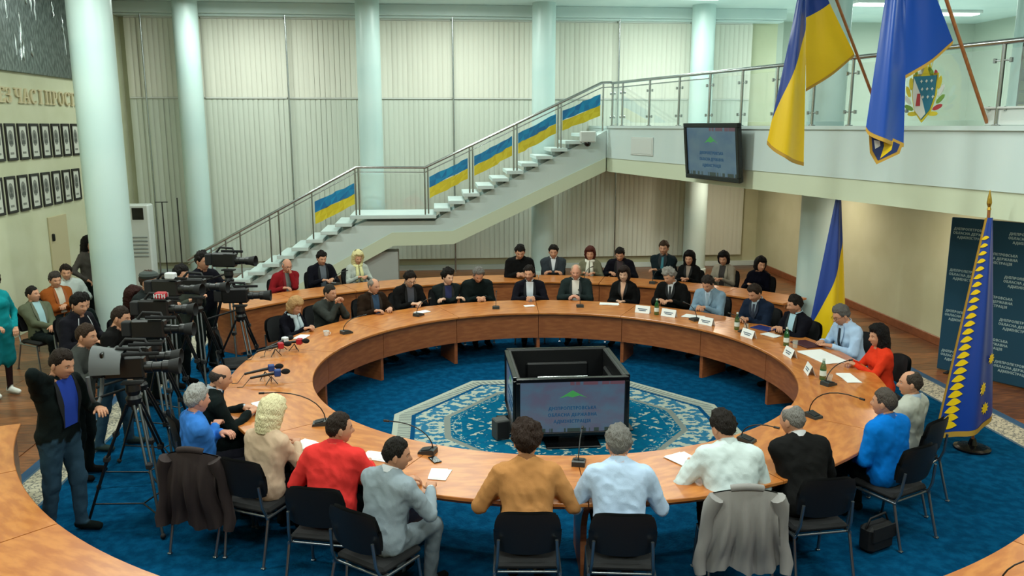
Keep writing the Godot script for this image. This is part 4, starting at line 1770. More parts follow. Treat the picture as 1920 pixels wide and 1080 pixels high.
# ---------------------------------------------------------------- furniture and things
func build_tables() -> void:
	var wt: Material = mats["desk top"]
	var wp: Material = mats["desk panel"]
	var we: Material = mats["desk edge"]
	var t := thing("round_conference_table", "large ring shaped wooden conference table in the middle", "table", Vector3(CX, 0.0105, CZ), 0.0)
	var n := 14
	var step := TAU / n
	var off := deg_to_rad(-1.5)
	var prof := [Vector2(2.785, 0.718), Vector2(3.705, 0.718), Vector2(3.71, 0.723), Vector2(3.71, 0.745), Vector2(3.705, 0.75), Vector2(2.785, 0.75), Vector2(2.78, 0.745), Vector2(2.78, 0.723)]
	var leg := PackedVector2Array([Vector2(2.90, 0.0), Vector2(3.46, 0.0), Vector2(3.45, 0.10), Vector2(3.41, 0.28), Vector2(3.42, 0.42), Vector2(3.50, 0.55), Vector2(3.60, 0.64), Vector2(3.62, 0.718), Vector2(2.90, 0.718)])
	var mt := MB.new().arc(prof, 0.0012, step - 0.0012, 10).into(ArrayMesh.new(), wt)
	var ma := MB.new().arc([Vector2(2.86, 0.335), Vector2(2.885, 0.335), Vector2(2.885, 0.718), Vector2(2.86, 0.718)], 0.0015, step - 0.0015, 10).into(ArrayMesh.new(), wp)
	var mr := MB.new().arc([Vector2(3.60, 0.665), Vector2(3.63, 0.665), Vector2(3.63, 0.718), Vector2(3.60, 0.718)], 0.0, step, 8).into(ArrayMesh.new(), we)
	var ml := MB.new().extrude(leg, -0.025, 0.025).into(ArrayMesh.new(), wp)
	for k in n:
		var a := -(off + k * step)
		put(t, "tabletop_segment", mt, Vector3.ZERO, a)
		put(t, "modesty_panel", ma, Vector3.ZERO, a)
		put(t, "edge_rail", mr, Vector3.ZERO, a)
		put(t, "leg", ml, Vector3.ZERO, a + PI / 2)
	# outer ring of desks: three runs
	for e in [[-57.0, 50.0, 9, "outer curved wooden desk behind the far side of the table"], [-166.0, -112.0, 4, "outer curved wooden desk in the lower left corner"], [132.0, 166.0, 3, "outer curved wooden desk in the lower right corner"]]:
		var d := thing("curved_desk", e[3], "desk", Vector3(0.25, 0.0105, CZ), 0.0, "outer ring of curved desks")
		var st: float = deg_to_rad(e[1] - e[0]) / e[2]
		var op := [Vector2(5.335, 0.718), Vector2(6.035, 0.718), Vector2(6.04, 0.723), Vector2(6.04, 0.745), Vector2(6.035, 0.75), Vector2(5.335, 0.75), Vector2(5.33, 0.745), Vector2(5.33, 0.723)]
		var om := MB.new().arc(op, 0.001, st - 0.001, 8).into(ArrayMesh.new(), wt)
		var oa := MB.new().arc([Vector2(5.38, 0.06), Vector2(5.405, 0.06), Vector2(5.405, 0.718), Vector2(5.38, 0.718)], 0.001, st - 0.001, 8).into(ArrayMesh.new(), wp)
		var ol := MB.new().box(Vector3(5.70, 0.359, 0), Vector3(0.55, 0.718, 0.035), 0.003).into(ArrayMesh.new(), wp)
		for k in e[2]:
			var a: float = -(deg_to_rad(e[0]) + k * st)
			put(d, "desktop_segment", om, Vector3.ZERO, a)
			put(d, "front_panel", oa, Vector3.ZERO, a)
		for k in e[2] + 1:
			var a: float = -(deg_to_rad(e[0]) + clampf(k * st, 0.02, e[2] * st - 0.02))
			put(d, "leg", ol, Vector3.ZERO, a + PI / 2)


func microphone(label: String, r: float, deg: float, lean_deg: float, long := 0.42, where := Vector3.INF) -> void:
	var p := ring(r, deg, TOP) if where == Vector3.INF else where
	var t := thing("desk_microphone", label, "microphone", p, deg_to_rad(lean_deg), "gooseneck microphones on the tables")
	var grey := mat("microphone grey", "2b3030", 0.4)
	var b := MB.new()
	b.extrude(PackedVector2Array([Vector2(-0.075, 0), Vector2(0.075, 0), Vector2(0.070, 0.022), Vector2(-0.055, 0.048), Vector2(-0.072, 0.040)]), -0.055, 0.055)
	part(t, "base", b, grey)
	part(t, "speaker_grille", MB.new().box(Vector3(0.01, 0.040, 0), Vector3(0.085, 0.006, 0.085), 0.002, Basis(Vector3.BACK, -0.21)), mat("grille", "151818", 0.6))
	var pts := []
	for k in 9:
		var f := k / 8.0
		pts.append(Vector3(-0.05 + long * 0.95 * f * f * 0.9 + 0.02 * f, 0.045 + long * (0.75 * f - 0.28 * f * f * f), 0))
	part(t, "gooseneck", MB.new().tube(pts, 0.0055, 6), mats["black plastic"])
	part(t, "capsule", MB.new().tube([pts[8], pts[8] + (pts[8] - pts[7]).normalized() * 0.05], 0.011, 8), mats["black plastic"])


func build_table_things() -> void:
	var m := [
		["desk microphone in front of the blonde woman in beige", 3.07, -131.4, 188.0, 0.62], ["desk microphone in front of the man in the grey suit", 2.98, -156.0, 165.0, 0.45],
		["desk microphone between the tan jacket and the pale blue shirt", 2.96, 178.4, 80.0, 0.35], ["desk microphone beside the bottle near the woman in red", 3.10, 105.0, 30.0, 0.40],
		["desk microphone with a long neck before the man in the light beige jacket", 3.06, 126.5, -60.0, 0.62], ["desk microphone beside the bald man in the black suit", 2.95, 146.4, -40.0, 0.32],
		["desk microphone before the man in the black jacket with glasses", 3.18, -36.2, 60.0, 0.35], ["desk microphone before the man with clasped hands", 3.13, -61.4, 40.0, 0.35],
		["desk microphone before the grey haired man in the dark sweater", 3.17, -13.3, 90.0, 0.35], ["desk microphone before the man in the green grey jacket", 3.25, 10.4, 90.0, 0.35],
		["desk microphone before the man in the blue grey suit", 3.15, 44.0, 110.0, 0.35], ["desk microphone before the bearded man in the navy suit", 3.12, 60.5, 120.0, 0.35]]
	for e in m:
		microphone(e[0], e[1], e[2], e[3], e[4])
	microphone("desk microphone on the outer desk in the lower right corner", 0, 0, -20.0, 0.45, Vector3(3.05, TOP, -4.62))
	microphone("desk microphone on the outer desk beside the woman in the yellow scarf", 0, 0, 60.0, 0.35, Vector3(-3.15, TOP, -14.55))
	microphone("desk microphone on the outer desk before the leaning man", 0, 0, 60.0, 0.35, Vector3(1.35, TOP, -14.95))
	microphone("desk microphone on the outer desk before the man with the teal tie", 0, 0, 60.0, 0.35, Vector3(2.55, TOP, -14.65))
	# name cards
	var card := mat("card white", "e6e8e6", 0.7)
	var ink := mat("card print", "5f6d7c", 0.8)
	var whom := ["before the woman in black", "before the grey haired man in the black suit", "before the man in the blue grey suit", "before the bearded man in the navy suit", "before the man in the pale blue shirt with glasses", "before the woman in red"]
	var spots := [[3.16, 28.6], [3.14, 36.4], [3.05, 49.0], [2.99, 64.6], [2.97, 83.3], [2.96, 97.1]]
	for k in 6:
		var p := ring(spots[k][0], spots[k][1], TOP)
		var t := thing("name_card", "white folded name card standing " + whom[k], "card", p, deg_to_rad(-spots[k][1]), "white name cards on the table")
		for s in [-1.0, 1.0]:
			part(t, "leaf", MB.new().box(Vector3(0, 0.055, s * 0.022), Vector3(0.23, 0.115, 0.002), 0.0, Basis(Vector3.RIGHT, s * -0.36)), card)
		part(t, "print", MB.new().box(Vector3(0, 0.062, 0.024), Vector3(0.15, 0.012, 0.001), 0.0, Basis(Vector3.RIGHT, -0.36)).box(Vector3(0, 0.040, 0.032), Vector3(0.11, 0.012, 0.001), 0.0, Basis(Vector3.RIGHT, -0.36)), ink)
	# bottles
	var green := mat("green glass", "0d5a2a", 0.08)
	green.transparency = BaseMaterial3D.TRANSPARENCY_ALPHA
	green.albedo_color = Color(0.05, 0.38, 0.15, 0.55)
	var near := ["between the two leftmost name cards", "beside the bearded man in the navy suit", "beside the maroon folder", "beside the name card of the woman in red"]
	var bs := [[3.14, 32.7], [3.16, 57.2], [3.18, 74.5], [3.06, 101.5]]
	for k in 4:
		var t := thing("water_bottle", "green glass water bottle " + near[k], "bottle", ring(bs[k][0], bs[k][1], TOP), 0.0, "green bottles on the table")
		part(t, "glass", MB.new().lathe([Vector2(0, 0.001), Vector2(0.034, 0.001), Vector2(0.036, 0.008), Vector2(0.036, 0.13), Vector2(0.030, 0.165), Vector2(0.016, 0.20), Vector2(0.013, 0.235), Vector2(0.0, 0.236)], 20), green)
		part(t, "label", MB.new().lathe([Vector2(0.0368, 0.05), Vector2(0.0368, 0.11)], 20), mat("bottle label", "d8e2da", 0.6))
		part(t, "cap", MB.new().lathe([Vector2(0.0145, 0.222), Vector2(0.0145, 0.244), Vector2(0.0, 0.245)], 14), mat("bottle cap", "c9d2cc", 0.4))
		var g := thing("drinking_glass", ["clear drinking glass between the two leftmost name cards", "clear drinking glass near the bearded man in navy", "clear drinking glass near the maroon folder", "clear drinking glass near the woman in red"][k], "glass", ring(bs[k][0] + 0.05, bs[k][1] + 2.2, TOP), 0.0, "drinking glasses on the table")
		part(g, "tumbler", MB.new().lathe([Vector2(0.0, 0.004), Vector2(0.028, 0.004), Vector2(0.033, 0.10), Vector2(0.035, 0.10), Vector2(0.030, 0.0), Vector2(0.0, 0.0)], 18), mats["rail glass"])
	# papers
	var paper := mat("paper", "e4e6e4", 0.8)
	var pages := [
		[3.55, -68.9, 0.21, 0.15, "open white notebook under the hand of the blonde woman in the white scarf"], [3.36, -33.5, 0.21, 0.15, "white notebook before the man in the black jacket with glasses"],
		[3.24, -3.8, 0.15, 0.11, "small white card before the bearded man in the dark suit"], [3.55, 17.5, 0.30, 0.16, "white papers before the woman in black"],
		[3.34, 41.6, 0.30, 0.21, "white sheet before the man in the blue grey suit"], [3.34, 65.4, 0.24, 0.17, "white sheet before the dark suited man at the right"],
		[3.36, 84.5, 0.60, 0.34, "large spread of white papers before the man in the pale blue shirt with glasses"], [3.36, 99.5, 0.36, 0.16, "white sheet before the woman in red"],
		[3.05, 161.0, 0.21, 0.29, "white writing pad before the man in the white sweater"], [3.25, -150.0, 0.26, 0.17, "white sheet before the man in the red sweater"],
		[3.36, -161.5, 0.15, 0.21, "white notepad under the hands of the man in the grey suit"], [3.45, -137.5, 0.15, 0.21, "small notebook before the blonde woman in beige"],
		[3.38, -116.0, 0.21, 0.13, "white papers under the hands of the bald man in the dark suit"]]
	for e in pages:
		var mb := MB.new().box(Vector3(0, 0.004, 0), Vector3(e[2], 0.006, e[3]), 0.001)
		mb.box(Vector3(0.02, 0.008, 0.01), Vector3(e[2] * 0.92, 0.002, e[3] * 0.9), 0.0, Basis(Vector3.UP, 0.12))
		single("paper_sheet", e[4], "paper", mb, paper, ring(e[0], e[1], TOP), deg_to_rad(-e[1] + 8.0), "papers on the table")
	single("document_folder", "dark maroon folder beside the large spread of papers", "folder", MB.new().box(Vector3(0, 0.008, 0), Vector3(0.34, 0.016, 0.24), 0.003), mat("maroon cover", "3d1520", 0.5), ring(3.46, 75.0, TOP), deg_to_rad(-70.0))
	single("document_folder", "blue folder before the dark suited man at the right", "folder", MB.new().box(Vector3(0, 0.006, 0), Vector3(0.30, 0.012, 0.22), 0.003), mat("blue cover", "16286b", 0.5), ring(3.52, 60.0, TOP), deg_to_rad(-52.0))
	var cup := thing("coffee_cup", "small white cup on the table near the woman in the white scarf", "cup", ring(3.30, -65.3, TOP))
	part(cup, "bowl", MB.new().lathe([Vector2(0.0, 0.002), Vector2(0.028, 0.002), Vector2(0.042, 0.065), Vector2(0.039, 0.065), Vector2(0.027, 0.01), Vector2(0.0, 0.01)], 20), card)
	part(cup, "coffee", MB.new().lathe([Vector2(0.0, 0.050), Vector2(0.036, 0.050)], 20), mat("coffee", "1c0f09", 0.2))
	part(cup, "handle", MB.new().tube([Vector3(0.038, 0.05, 0), Vector3(0.06, 0.045, 0), Vector3(0.058, 0.02, 0), Vector3(0.034, 0.016, 0)], 0.005, 6), card)
	single("mobile_phone", "black mobile phone lying before the man in the grey suit", "phone", MB.new().box(Vector3(0, 0.006, 0), Vector3(0.07, 0.010, 0.14), 0.003), mats["black gloss"], ring(3.10, -158.5, TOP), 0.5)
	# press microphones lying on stands
	var cube := {"blue": mat("press blue", "173a78", 0.5), "red": mat("press red", "a81524", 0.5), "white": mat("press white", "d3d6d8", 0.5)}
	var ps := [[3.22, -104.0, 12.0, "blue", "press microphone with a blue flag on a mini tripod, nearer the blonde woman"], [3.30, -100.5, 20.0, "blue", "press microphone with a blue flag, second on the left of the table"], [3.42, -84.0, 25.0, "red", "press microphone with a red flag near the seated woman with the scarf"], [3.28, -79.5, -10.0, "red", "press microphone with a red flag, farther along the table edge"], [3.45, -80.0, 55.0, "white", "press microphone with a white flag between the two red ones"]]
	for e in ps:
		var t := thing("press_microphone", e[4], "microphone", ring(e[0], e[1], TOP), deg_to_rad(e[2]), "press microphones on the table")
		var blk: Material = mats["black plastic"]
		for k in 3:
			var a := TAU * k / 3.0 + 0.4
			part(t, "tripod_leg", MB.new().tube([Vector3(0, 0.09, 0), Vector3(cos(a) * 0.075, 0.005, sin(a) * 0.075)], 0.005, 6), blk)
		part(t, "handle", MB.new().tube([Vector3(-0.22, 0.085, 0), Vector3(-0.02, 0.115, 0), Vector3(0.10, 0.13, 0)], [0.014, 0.017, 0.019], 10), blk)
		part(t, "flag_cube", MB.new().box(Vector3(0.07, 0.127, 0), Vector3(0.07, 0.075, 0.075), 0.010), cube[e[3]])
		part(t, "foam", MB.new().ball(Vector3(0.155, 0.137, 0), Vector3(0.05, 0.032, 0.032), 12, 8), mat("foam", "0d0e10", 1.0))
		part(t, "cable", MB.new().tube([Vector3(-0.22, 0.085, 0), Vector3(-0.27, 0.03, 0.02), Vector3(-0.30, 0.006, 0.06), Vector3(-0.36, 0.006, 0.05)], 0.004, 6), blk)


func build_televisions() -> void:
	var c := Vector3(0.62, 0.0195, -9.48)
	var b := Basis(Vector3.UP, PHI)
	var g := "four televisions standing in a square"
	tv("standing_television", "television facing the camera with a glowing grey blue picture", c + b * Vector3(0, 0, 0.62), PHI, 1.27, 0.68, true, 0.10, g)
	tv("standing_television", "television facing away to the far side, seen from behind", c + b * Vector3(0, 0, -0.62), PHI + PI, 1.27, 0.68, true, 0.10, g)
	tv("standing_television", "television facing left, seen edge on at the left of the square", c + b * Vector3(-0.62, 0, 0), PHI - PI / 2, 1.16, 0.68, true, 0.10, g)
	tv("standing_television", "television facing right, seen edge on at the right of the square", c + b * Vector3(0.62, 0, 0), PHI + PI / 2, 1.16, 0.68, true, 0.10, g)
	var cover := thing("equipment_rack", "low black equipment crate inside the square of televisions", "crate", c + Vector3(0, 0, 0), PHI)
	part(cover, "crate", MB.new().box(Vector3(0, 0.22, 0), Vector3(0.9, 0.42, 0.9), 0.02), mat("crate black", "0a0b0c", 0.6))
	part(cover, "top_frame", MB.new().tube([Vector3(-0.30, 0.43, -0.1), Vector3(-0.30, 0.56, -0.1), Vector3(0.30, 0.56, -0.1), Vector3(0.30, 0.43, -0.1)], 0.012, 6), mats["brushed steel"])
	part(cover, "label", MB.new().box(Vector3(-0.38, 0.435, 0.30), Vector3(0.09, 0.006, 0.12), 0.002), mat("paper", "e4e6e4", 0.8))
	var sp := thing("floor_speaker", "small dark speaker on the rug at the left of the televisions", "speaker", Vector3(-0.13, 0.0195, -9.02), PHI + 0.3)
	part(sp, "cabinet", MB.new().box(Vector3(0, 0.12, 0), Vector3(0.17, 0.23, 0.16), 0.012), mat("speaker grey", "3c3e3c", 0.6))
	part(sp, "grille", MB.new().box(Vector3(0, 0.12, 0.082), Vector3(0.14, 0.19, 0.008), 0.003), mat("foam", "0d0e10", 1.0))


# ---------------------------------------------------------------- flags
func blend(c: Array, f: float) -> Vector3:
	var n := c.size() - 1
	var k := mini(int(f * n), n - 1)
	var t := f * n - k
	var p0: Vector3 = c[maxi(k - 1, 0)]
	var p1: Vector3 = c[k]
	var p2: Vector3 = c[k + 1]
	var p3: Vector3 = c[mini(k + 2, n)]
	return p1.cubic_interpolate(p2, p0, p3, t)


# lines of control points from top to bottom, placed side by side; the cloth between two of its boundaries
func split_rows(ctrl: Array, lo: Callable, hi: Callable, na: int, nb: int, wave: float, origin: Vector3) -> Array:
	var rows := []
	for j in nb + 1:
		var line := []
		var b := float(j) / nb
		var cols := []
		for r in ctrl:
			cols.append(blend(r, b))
		for i in na + 1:
			var a := lerpf(lo.call(b), hi.call(b), float(i) / na)
			var p := blend(cols, a)
			p += Vector3(0.25, 0, 1.0) * wave * (0.4 + b) * sin(a * 12.0 + b * 1.2 + 0.6)
			line.append(p - origin)
		rows.append(line)
	return rows


func flag_part(ctrl: Array, b0: float, b1: float, na: int, nb: int, wave: float, origin: Vector3) -> Array:
	var rows := []
	for j in nb + 1:
		var b := lerpf(b0, b1, float(j) / nb)
		var line := []
		for i in na + 1:
			var a := float(i) / na
			var p: Vector3 = blend(ctrl[0], b).lerp(blend(ctrl[1], b), a)
			p += Vector3(0.2, 0, 1.0) * wave * sin(a * 7.0 + b * 4.0) * sin(PI * a) * 2.0
			p.y -= 0.03 * sin(PI * a) * b
			line.append(p - origin)
		rows.append(line)
	return rows


func fringe(pts: Array, drop: Vector3) -> MB:
	var mb := MB.new()
	var rows := [[], []]
	for p in pts:
		rows[0].append(p)
		rows[1].append(p + drop)
	mb.sheet(rows, 0.012)
	return mb


func satin(key: String, hex: String) -> StandardMaterial3D:
	var m := mat(key, hex, 0.38)
	m.metallic_specular = 0.6
	m.rim_enabled = true
	m.rim = 0.15
	m.rim_tint = 0.8
	m.backlight_enabled = true          # thin cloth lets light through
	m.backlight = Color(hex).darkened(0.45)
	return m


func build_flags() -> void:
	var blue := satin("satin blue", "0a3a94")
	var sky := satin("satin mid blue", "0947a8")
	var yellow := satin("satin yellow", "ffd70a")
	var navy := satin("satin navy", "16306f")
	var gold := mat("gold fringe", "c69a3a", 0.55, 0.15)
	var timber := wood("pole wood", "8a5228", "a56a38", 0.4, Vector3(4, 1, 4), 61)
	var brass := mat("brass", "b8923e", 0.3, 0.9)
	var flap_a := [[Vector3(3.55, 5.55, -10.60), Vector3(3.62, 4.86, -10.64), Vector3(3.69, 4.01, -10.66)], [Vector3(3.68, 5.36, -10.55), Vector3(3.91, 5.03, -10.66), Vector3(4.30, 4.44, -10.76)]]
	var drape_a := [[Vector3(3.48, 5.40, -10.45), Vector3(3.36, 4.60, -10.42), Vector3(3.15, 3.37, -10.40)], [Vector3(3.49, 5.40, -10.42), Vector3(3.43, 4.60, -10.34), Vector3(3.37, 3.20, -10.32)], [Vector3(3.55, 5.42, -10.56), Vector3(3.61, 4.55, -10.56), Vector3(3.66, 3.10, -10.52)]]
	var flap_b := [[Vector3(4.00, 5.29, -8.92), Vector3(4.06, 4.67, -8.94), Vector3(4.13, 4.07, -8.96)], [Vector3(4.14, 5.20, -8.84), Vector3(4.39, 4.83, -8.95), Vector3(4.64, 4.43, -9.04)]]
	var drape_b := [[Vector3(3.80, 5.11, -8.78), Vector3(3.72, 4.33, -8.74), Vector3(3.65, 3.54, -8.72)], [Vector3(3.86, 5.10, -8.72), Vector3(3.80, 4.27, -8.62), Vector3(3.79, 3.43, -8.60)], [Vector3(4.01, 5.13, -8.90), Vector3(4.08, 4.23, -8.88), Vector3(4.11, 3.37, -8.84)]]
	var o := Vector3(4.56, 3.99, -10.80)
	var dir := Vector3(-0.475, 0.866, 0.156)
	var fa := thing("gallery_flag", "blue and yellow flag with a gold fringe hanging from the gallery rail", "flag", o, 0.0, "flags hung out from the gallery")
	part(fa, "pole", MB.new().tube([-dir * 0.35, dir * 2.1], 0.018, 10), timber)
	var half := func(_b: float) -> float: return 0.0
	var full := func(_b: float) -> float: return 1.0
	var border := func(b: float) -> float: return 1.0 - clampf((b - 0.42) / 0.44, 0.0, 1.0)
	part(fa, "blue_stripe", MB.new().sheet(split_rows(drape_a, half, border, 16, 30, 0.016, o), 0.004), blue)
	part(fa, "blue_stripe", MB.new().sheet(flag_part(flap_a, 0.0, 0.5, 10, 14, 0.006, o), 0.004), blue)
	part(fa, "yellow_stripe", MB.new().sheet(split_rows(drape_a, border, full, 16, 30, 0.016, o), 0.004), yellow)
	part(fa, "yellow_stripe", MB.new().sheet(flag_part(flap_a, 0.5, 1.0, 10, 14, 0.006, o), 0.004), yellow)
	part(fa, "side_fringe", fringe(flag_part(flap_a, 0.0, 1.0, 14, 20, 0.006, o)[20], Vector3(0.0, -0.035, 0.0)), gold)
	part(fa, "bottom_fringe", fringe(split_rows(drape_a, half, full, 24, 30, 0.016, o)[30], Vector3(0, -0.045, 0)), gold)
	o = Vector3(5.11, 3.67, -9.14)
	var fb := thing("gallery_flag", "plain blue regional flag with a gold fringe hanging from the gallery rail", "flag", o, 0.0, "flags hung out from the gallery")
	part(fb, "pole", MB.new().tube([-dir * 0.1, dir * 2.2], 0.019, 10), timber)
	part(fb, "drape", MB.new().sheet(split_rows(drape_b, half, full, 26, 30, 0.016, o), 0.004), sky)
	part(fb, "flap", MB.new().sheet(flag_part(flap_b, 0.0, 1.0, 14, 24, 0.006, o), 0.004), sky)
	part(fb, "side_fringe", fringe(flag_part(flap_b, 0.0, 1.0, 14, 20, 0.006, o)[20], Vector3(0.0, -0.035, 0.0)), gold)
	var hem: Array = split_rows(drape_b, half, full, 24, 30, 0.016, o)[30]
	part(fb, "bottom_fringe", fringe(hem, Vector3(0, -0.04, 0)), gold)
	# the turned up corner with its emblem
	var mid: Vector3 = (hem[0] + hem[24]) * 0.5
	var tip := PackedVector2Array([Vector2(-0.185, 0.09), Vector2(0.19, -0.07), Vector2(0.16, -0.18), Vector2(-0.07, -0.29), Vector2(-0.15, -0.17)])
	var cr := MB.new()
	cr.xf = Transform3D(Basis.IDENTITY, mid + Vector3(0, -0.01, 0.02))
	cr.extrude(tip, -0.004, 0.0)
	var co := part(fb, "turned_corner", cr, gold)
	var add := func(pts: Array, z: float, m: Material, called: String) -> void:
		var e := MB.new()
		e.xf = cr.xf
		e.extrude(PackedVector2Array(pts), z, z + 0.003)
		part(co, called, e, m)
	add.call([Vector2(-0.155, 0.05), Vector2(0.155, -0.085), Vector2(0.13, -0.16), Vector2(-0.06, -0.25), Vector2(-0.125, -0.15)], 0.001, navy, "navy_field")
	add.call([Vector2(-0.03, 0.0), Vector2(0.08, -0.05), Vector2(0.07, -0.14), Vector2(-0.04, -0.23), Vector2(-0.01, -0.10)], 0.004, yellow, "yellow_mark")
	add.call([Vector2(-0.12, -0.04), Vector2(-0.06, -0.05), Vector2(-0.05, -0.10), Vector2(-0.10, -0.13)], 0.004, mat("card white", "e6e8e6", 0.7), "white_mark")

	# two flags on floor stands
	standing_flag(Vector3(4.62, 0, -11.62), Vector3(-0.06, 2.62, 0.02), Vector3(-0.36, 0.55, 0.06), Vector3(0.17, 0.62, 0.0), "blue and yellow flag on a floor stand behind the man in the pale blue shirt", blue, yellow, gold, brass, timber, false)
	standing_flag(Vector3(5.14, 0, -8.72), Vector3(-0.16, 2.60, 0.10), Vector3(-0.46, 0.24, 0.10), Vector3(0.12, 0.46, 0.02), "dark blue flag with gold leaves and stars on a floor stand at the right", blue, yellow, gold, brass, timber, true)


func standing_flag(at: Vector3, top: Vector3, left: Vector3, right: Vector3, label: String, blue: Material, yellow: Material, gold: Material, brass: Material, timber: Material, wreath: bool) -> void:
	var t := thing("standing_flag", label, "flag", at + Vector3(0, ground(at.x, at.z), 0), 0.0, "flags on floor stands")
	var up := top.normalized()
	part(t, "base", MB.new().lathe([Vector2(0.0, 0.0), Vector2(0.19, 0.0), Vector2(0.19, 0.02), Vector2(0.15, 0.035), Vector2(0.05, 0.05), Vector2(0.03, 0.12), Vector2(0.0, 0.12)], 28), mats["black gloss"])
	part(t, "pole", MB.new().tube([Vector3(0, 0.04, 0), top + up * 0.10], 0.016, 10), timber)
	part(t, "finial", MB.new().lathe([Vector2(0.0, 0.0), Vector2(0.022, 0.0), Vector2(0.014, 0.03), Vector2(0.026, 0.07), Vector2(0.020, 0.12), Vector2(0.005, 0.20), Vector2(0.0, 0.21)], 14, top + up * 0.08, Basis(Vector3.BACK, atan2(-up.x, up.y))), brass)
	var cloth_at := func(a: float, b: float) -> Vector3:
		var l := top.lerp(left, pow(b, 1.05)) + Vector3(-0.025, 0, 0.02)
		var r := top.lerp(right, b) + Vector3(0.03, 0, 0.02)
		var p := l.lerp(r, a)
		var amp := 0.012 + 0.075 * b
		p.z += amp * 0.25 * sin(a * 14.0 + b * 1.5) + (0.02 + 0.20 * b) * sin(PI * a)
		return p
	var grid := func(lo: Callable, hi: Callable, na: int, nb: int) -> Array:
		var rows := []
		for j in nb + 1:
			var b := float(j) / nb
			var line := []
			for i in na + 1:
				line.append(cloth_at.call(lerpf(lo.call(b), hi.call(b), float(i) / na), b))
			rows.append(line)
		return rows
	var split := func(b: float) -> float: return 1.0 - pow(clampf((b - 0.34) / 0.58, 0.0, 1.0), 0.8) * 0.98 if not wreath else 1.0
	part(t, "cloth" if wreath else "blue_stripe", MB.new().sheet(grid.call(func(_b): return 0.0, split, 26, 40), 0.004), blue)
	if not wreath:
		part(t, "yellow_stripe", MB.new().sheet(grid.call(split, func(_b): return 1.0, 20, 40), 0.004), yellow)
	var hem := []
	for k in 27:
		hem.append(cloth_at.call(k / 26.0, 1.0))
	part(t, "fringe", fringe(hem, Vector3(0, -0.06, 0)), gold)
	if wreath:
		var side := []
		for k in 41:
			side.append(cloth_at.call(0.0, k / 40.0))
		part(t, "side_fringe", fringe(side, Vector3(-0.02, -0.01, 0.0)), gold)
		var shape := func(a: float, b: float, pts: Array) -> MB:
			var c: Vector3 = cloth_at.call(a, b)
			var du: Vector3 = (cloth_at.call(a + 0.05, b) - cloth_at.call(a - 0.05, b)).normalized()
			var dv: Vector3 = (cloth_at.call(a, b - 0.02) - cloth_at.call(a, b + 0.02)).normalized()
			var nn := du.cross(dv).normalized()
			if nn.dot(c - top * (c.y / top.y)) < 0.0:
				nn = -nn
			var mb := MB.new()
			mb.xf = Transform3D(Basis(nn.cross(Vector3.UP).normalized() * -1.0, Vector3.UP, nn), c + nn * 0.008)
			mb.extrude(PackedVector2Array(pts), 0.0, 0.004)
			return mb
		for k in 25:
			var b := 0.10 + 0.87 * k / 24.0
			var sz := 0.55 + 0.85 * b
			var lf := []
			for e in 10:
				var f := e / 9.0
				lf.append(Vector2(-0.055 + 0.11 * f, -0.03 + 0.045 * sin(PI * f) + 0.045 * f) * sz)
			for e in range(8, 0, -1):
				var f := e / 9.0
				lf.append(Vector2(-0.055 + 0.11 * f, -0.03 - 0.018 * sin(PI * f) + 0.045 * f) * sz)
			part(t, "gold_leaf", shape.call(0.13 + 0.04 * (1.0 - b), b, lf), yellow)
		for e in [[0.60, 0.88, 0.075], [0.70, 0.99, 0.07], [0.86, 0.76, 0.06]]:
			var st := []
			for k in 18:
				st.append(Vector2(sin(TAU * k / 18), cos(TAU * k / 18)) * (e[2] if k % 2 == 0 else e[2] * 0.6))
			part(t, "gold_star", shape.call(e[0], e[1] - 0.06, st), yellow)


func build_press_wall() -> void:
	var a := Vector3(6.31, 0, -11.83)
	var b := Vector3(7.75, 0, -9.90)
	var t := thing("press_wall", "dark teal press wall printed with rows of small white lettering", "backdrop", a, atan2(-(b.z - a.z), b.x - a.x) )
	var w := a.distance_to(b)
	t.rotation.y = atan2(-(b.z - a.z), b.x - a.x)
	part(t, "panel", MB.new().box(Vector3(w / 2, 1.14, -0.03), Vector3(w, 2.25, 0.06), 0.008), mat("press teal", "0f4560", 0.7))
	part(t, "foot", MB.new().box(Vector3(0.2, 0.012, -0.1), Vector3(0.06, 0.02, 0.5), 0.004).box(Vector3(w - 0.2, 0.012, -0.1), Vector3(0.06, 0.02, 0.5), 0.004), mats["black plastic"])
	var ink := mat("press print", "a9c4ca", 0.7)
	for i in 7:
		for j in 5:
			var x := 0.30 + j * 0.74 - (0.37 if i % 2 else 0.0)
			if x < 0.25 or x > w - 0.25:
				continue
			var words := ["ДНІПРОПЕТРОВСЬКА", "ОБЛАСНА ДЕРЖАВНА", "АДМІНІСТРАЦІЯ"]
			text(t, "lettering", "\n".join(words), 0.036, 0.002, Vector3(x, 0.25 + i * 0.30, 0.002), Basis.IDENTITY, ink)


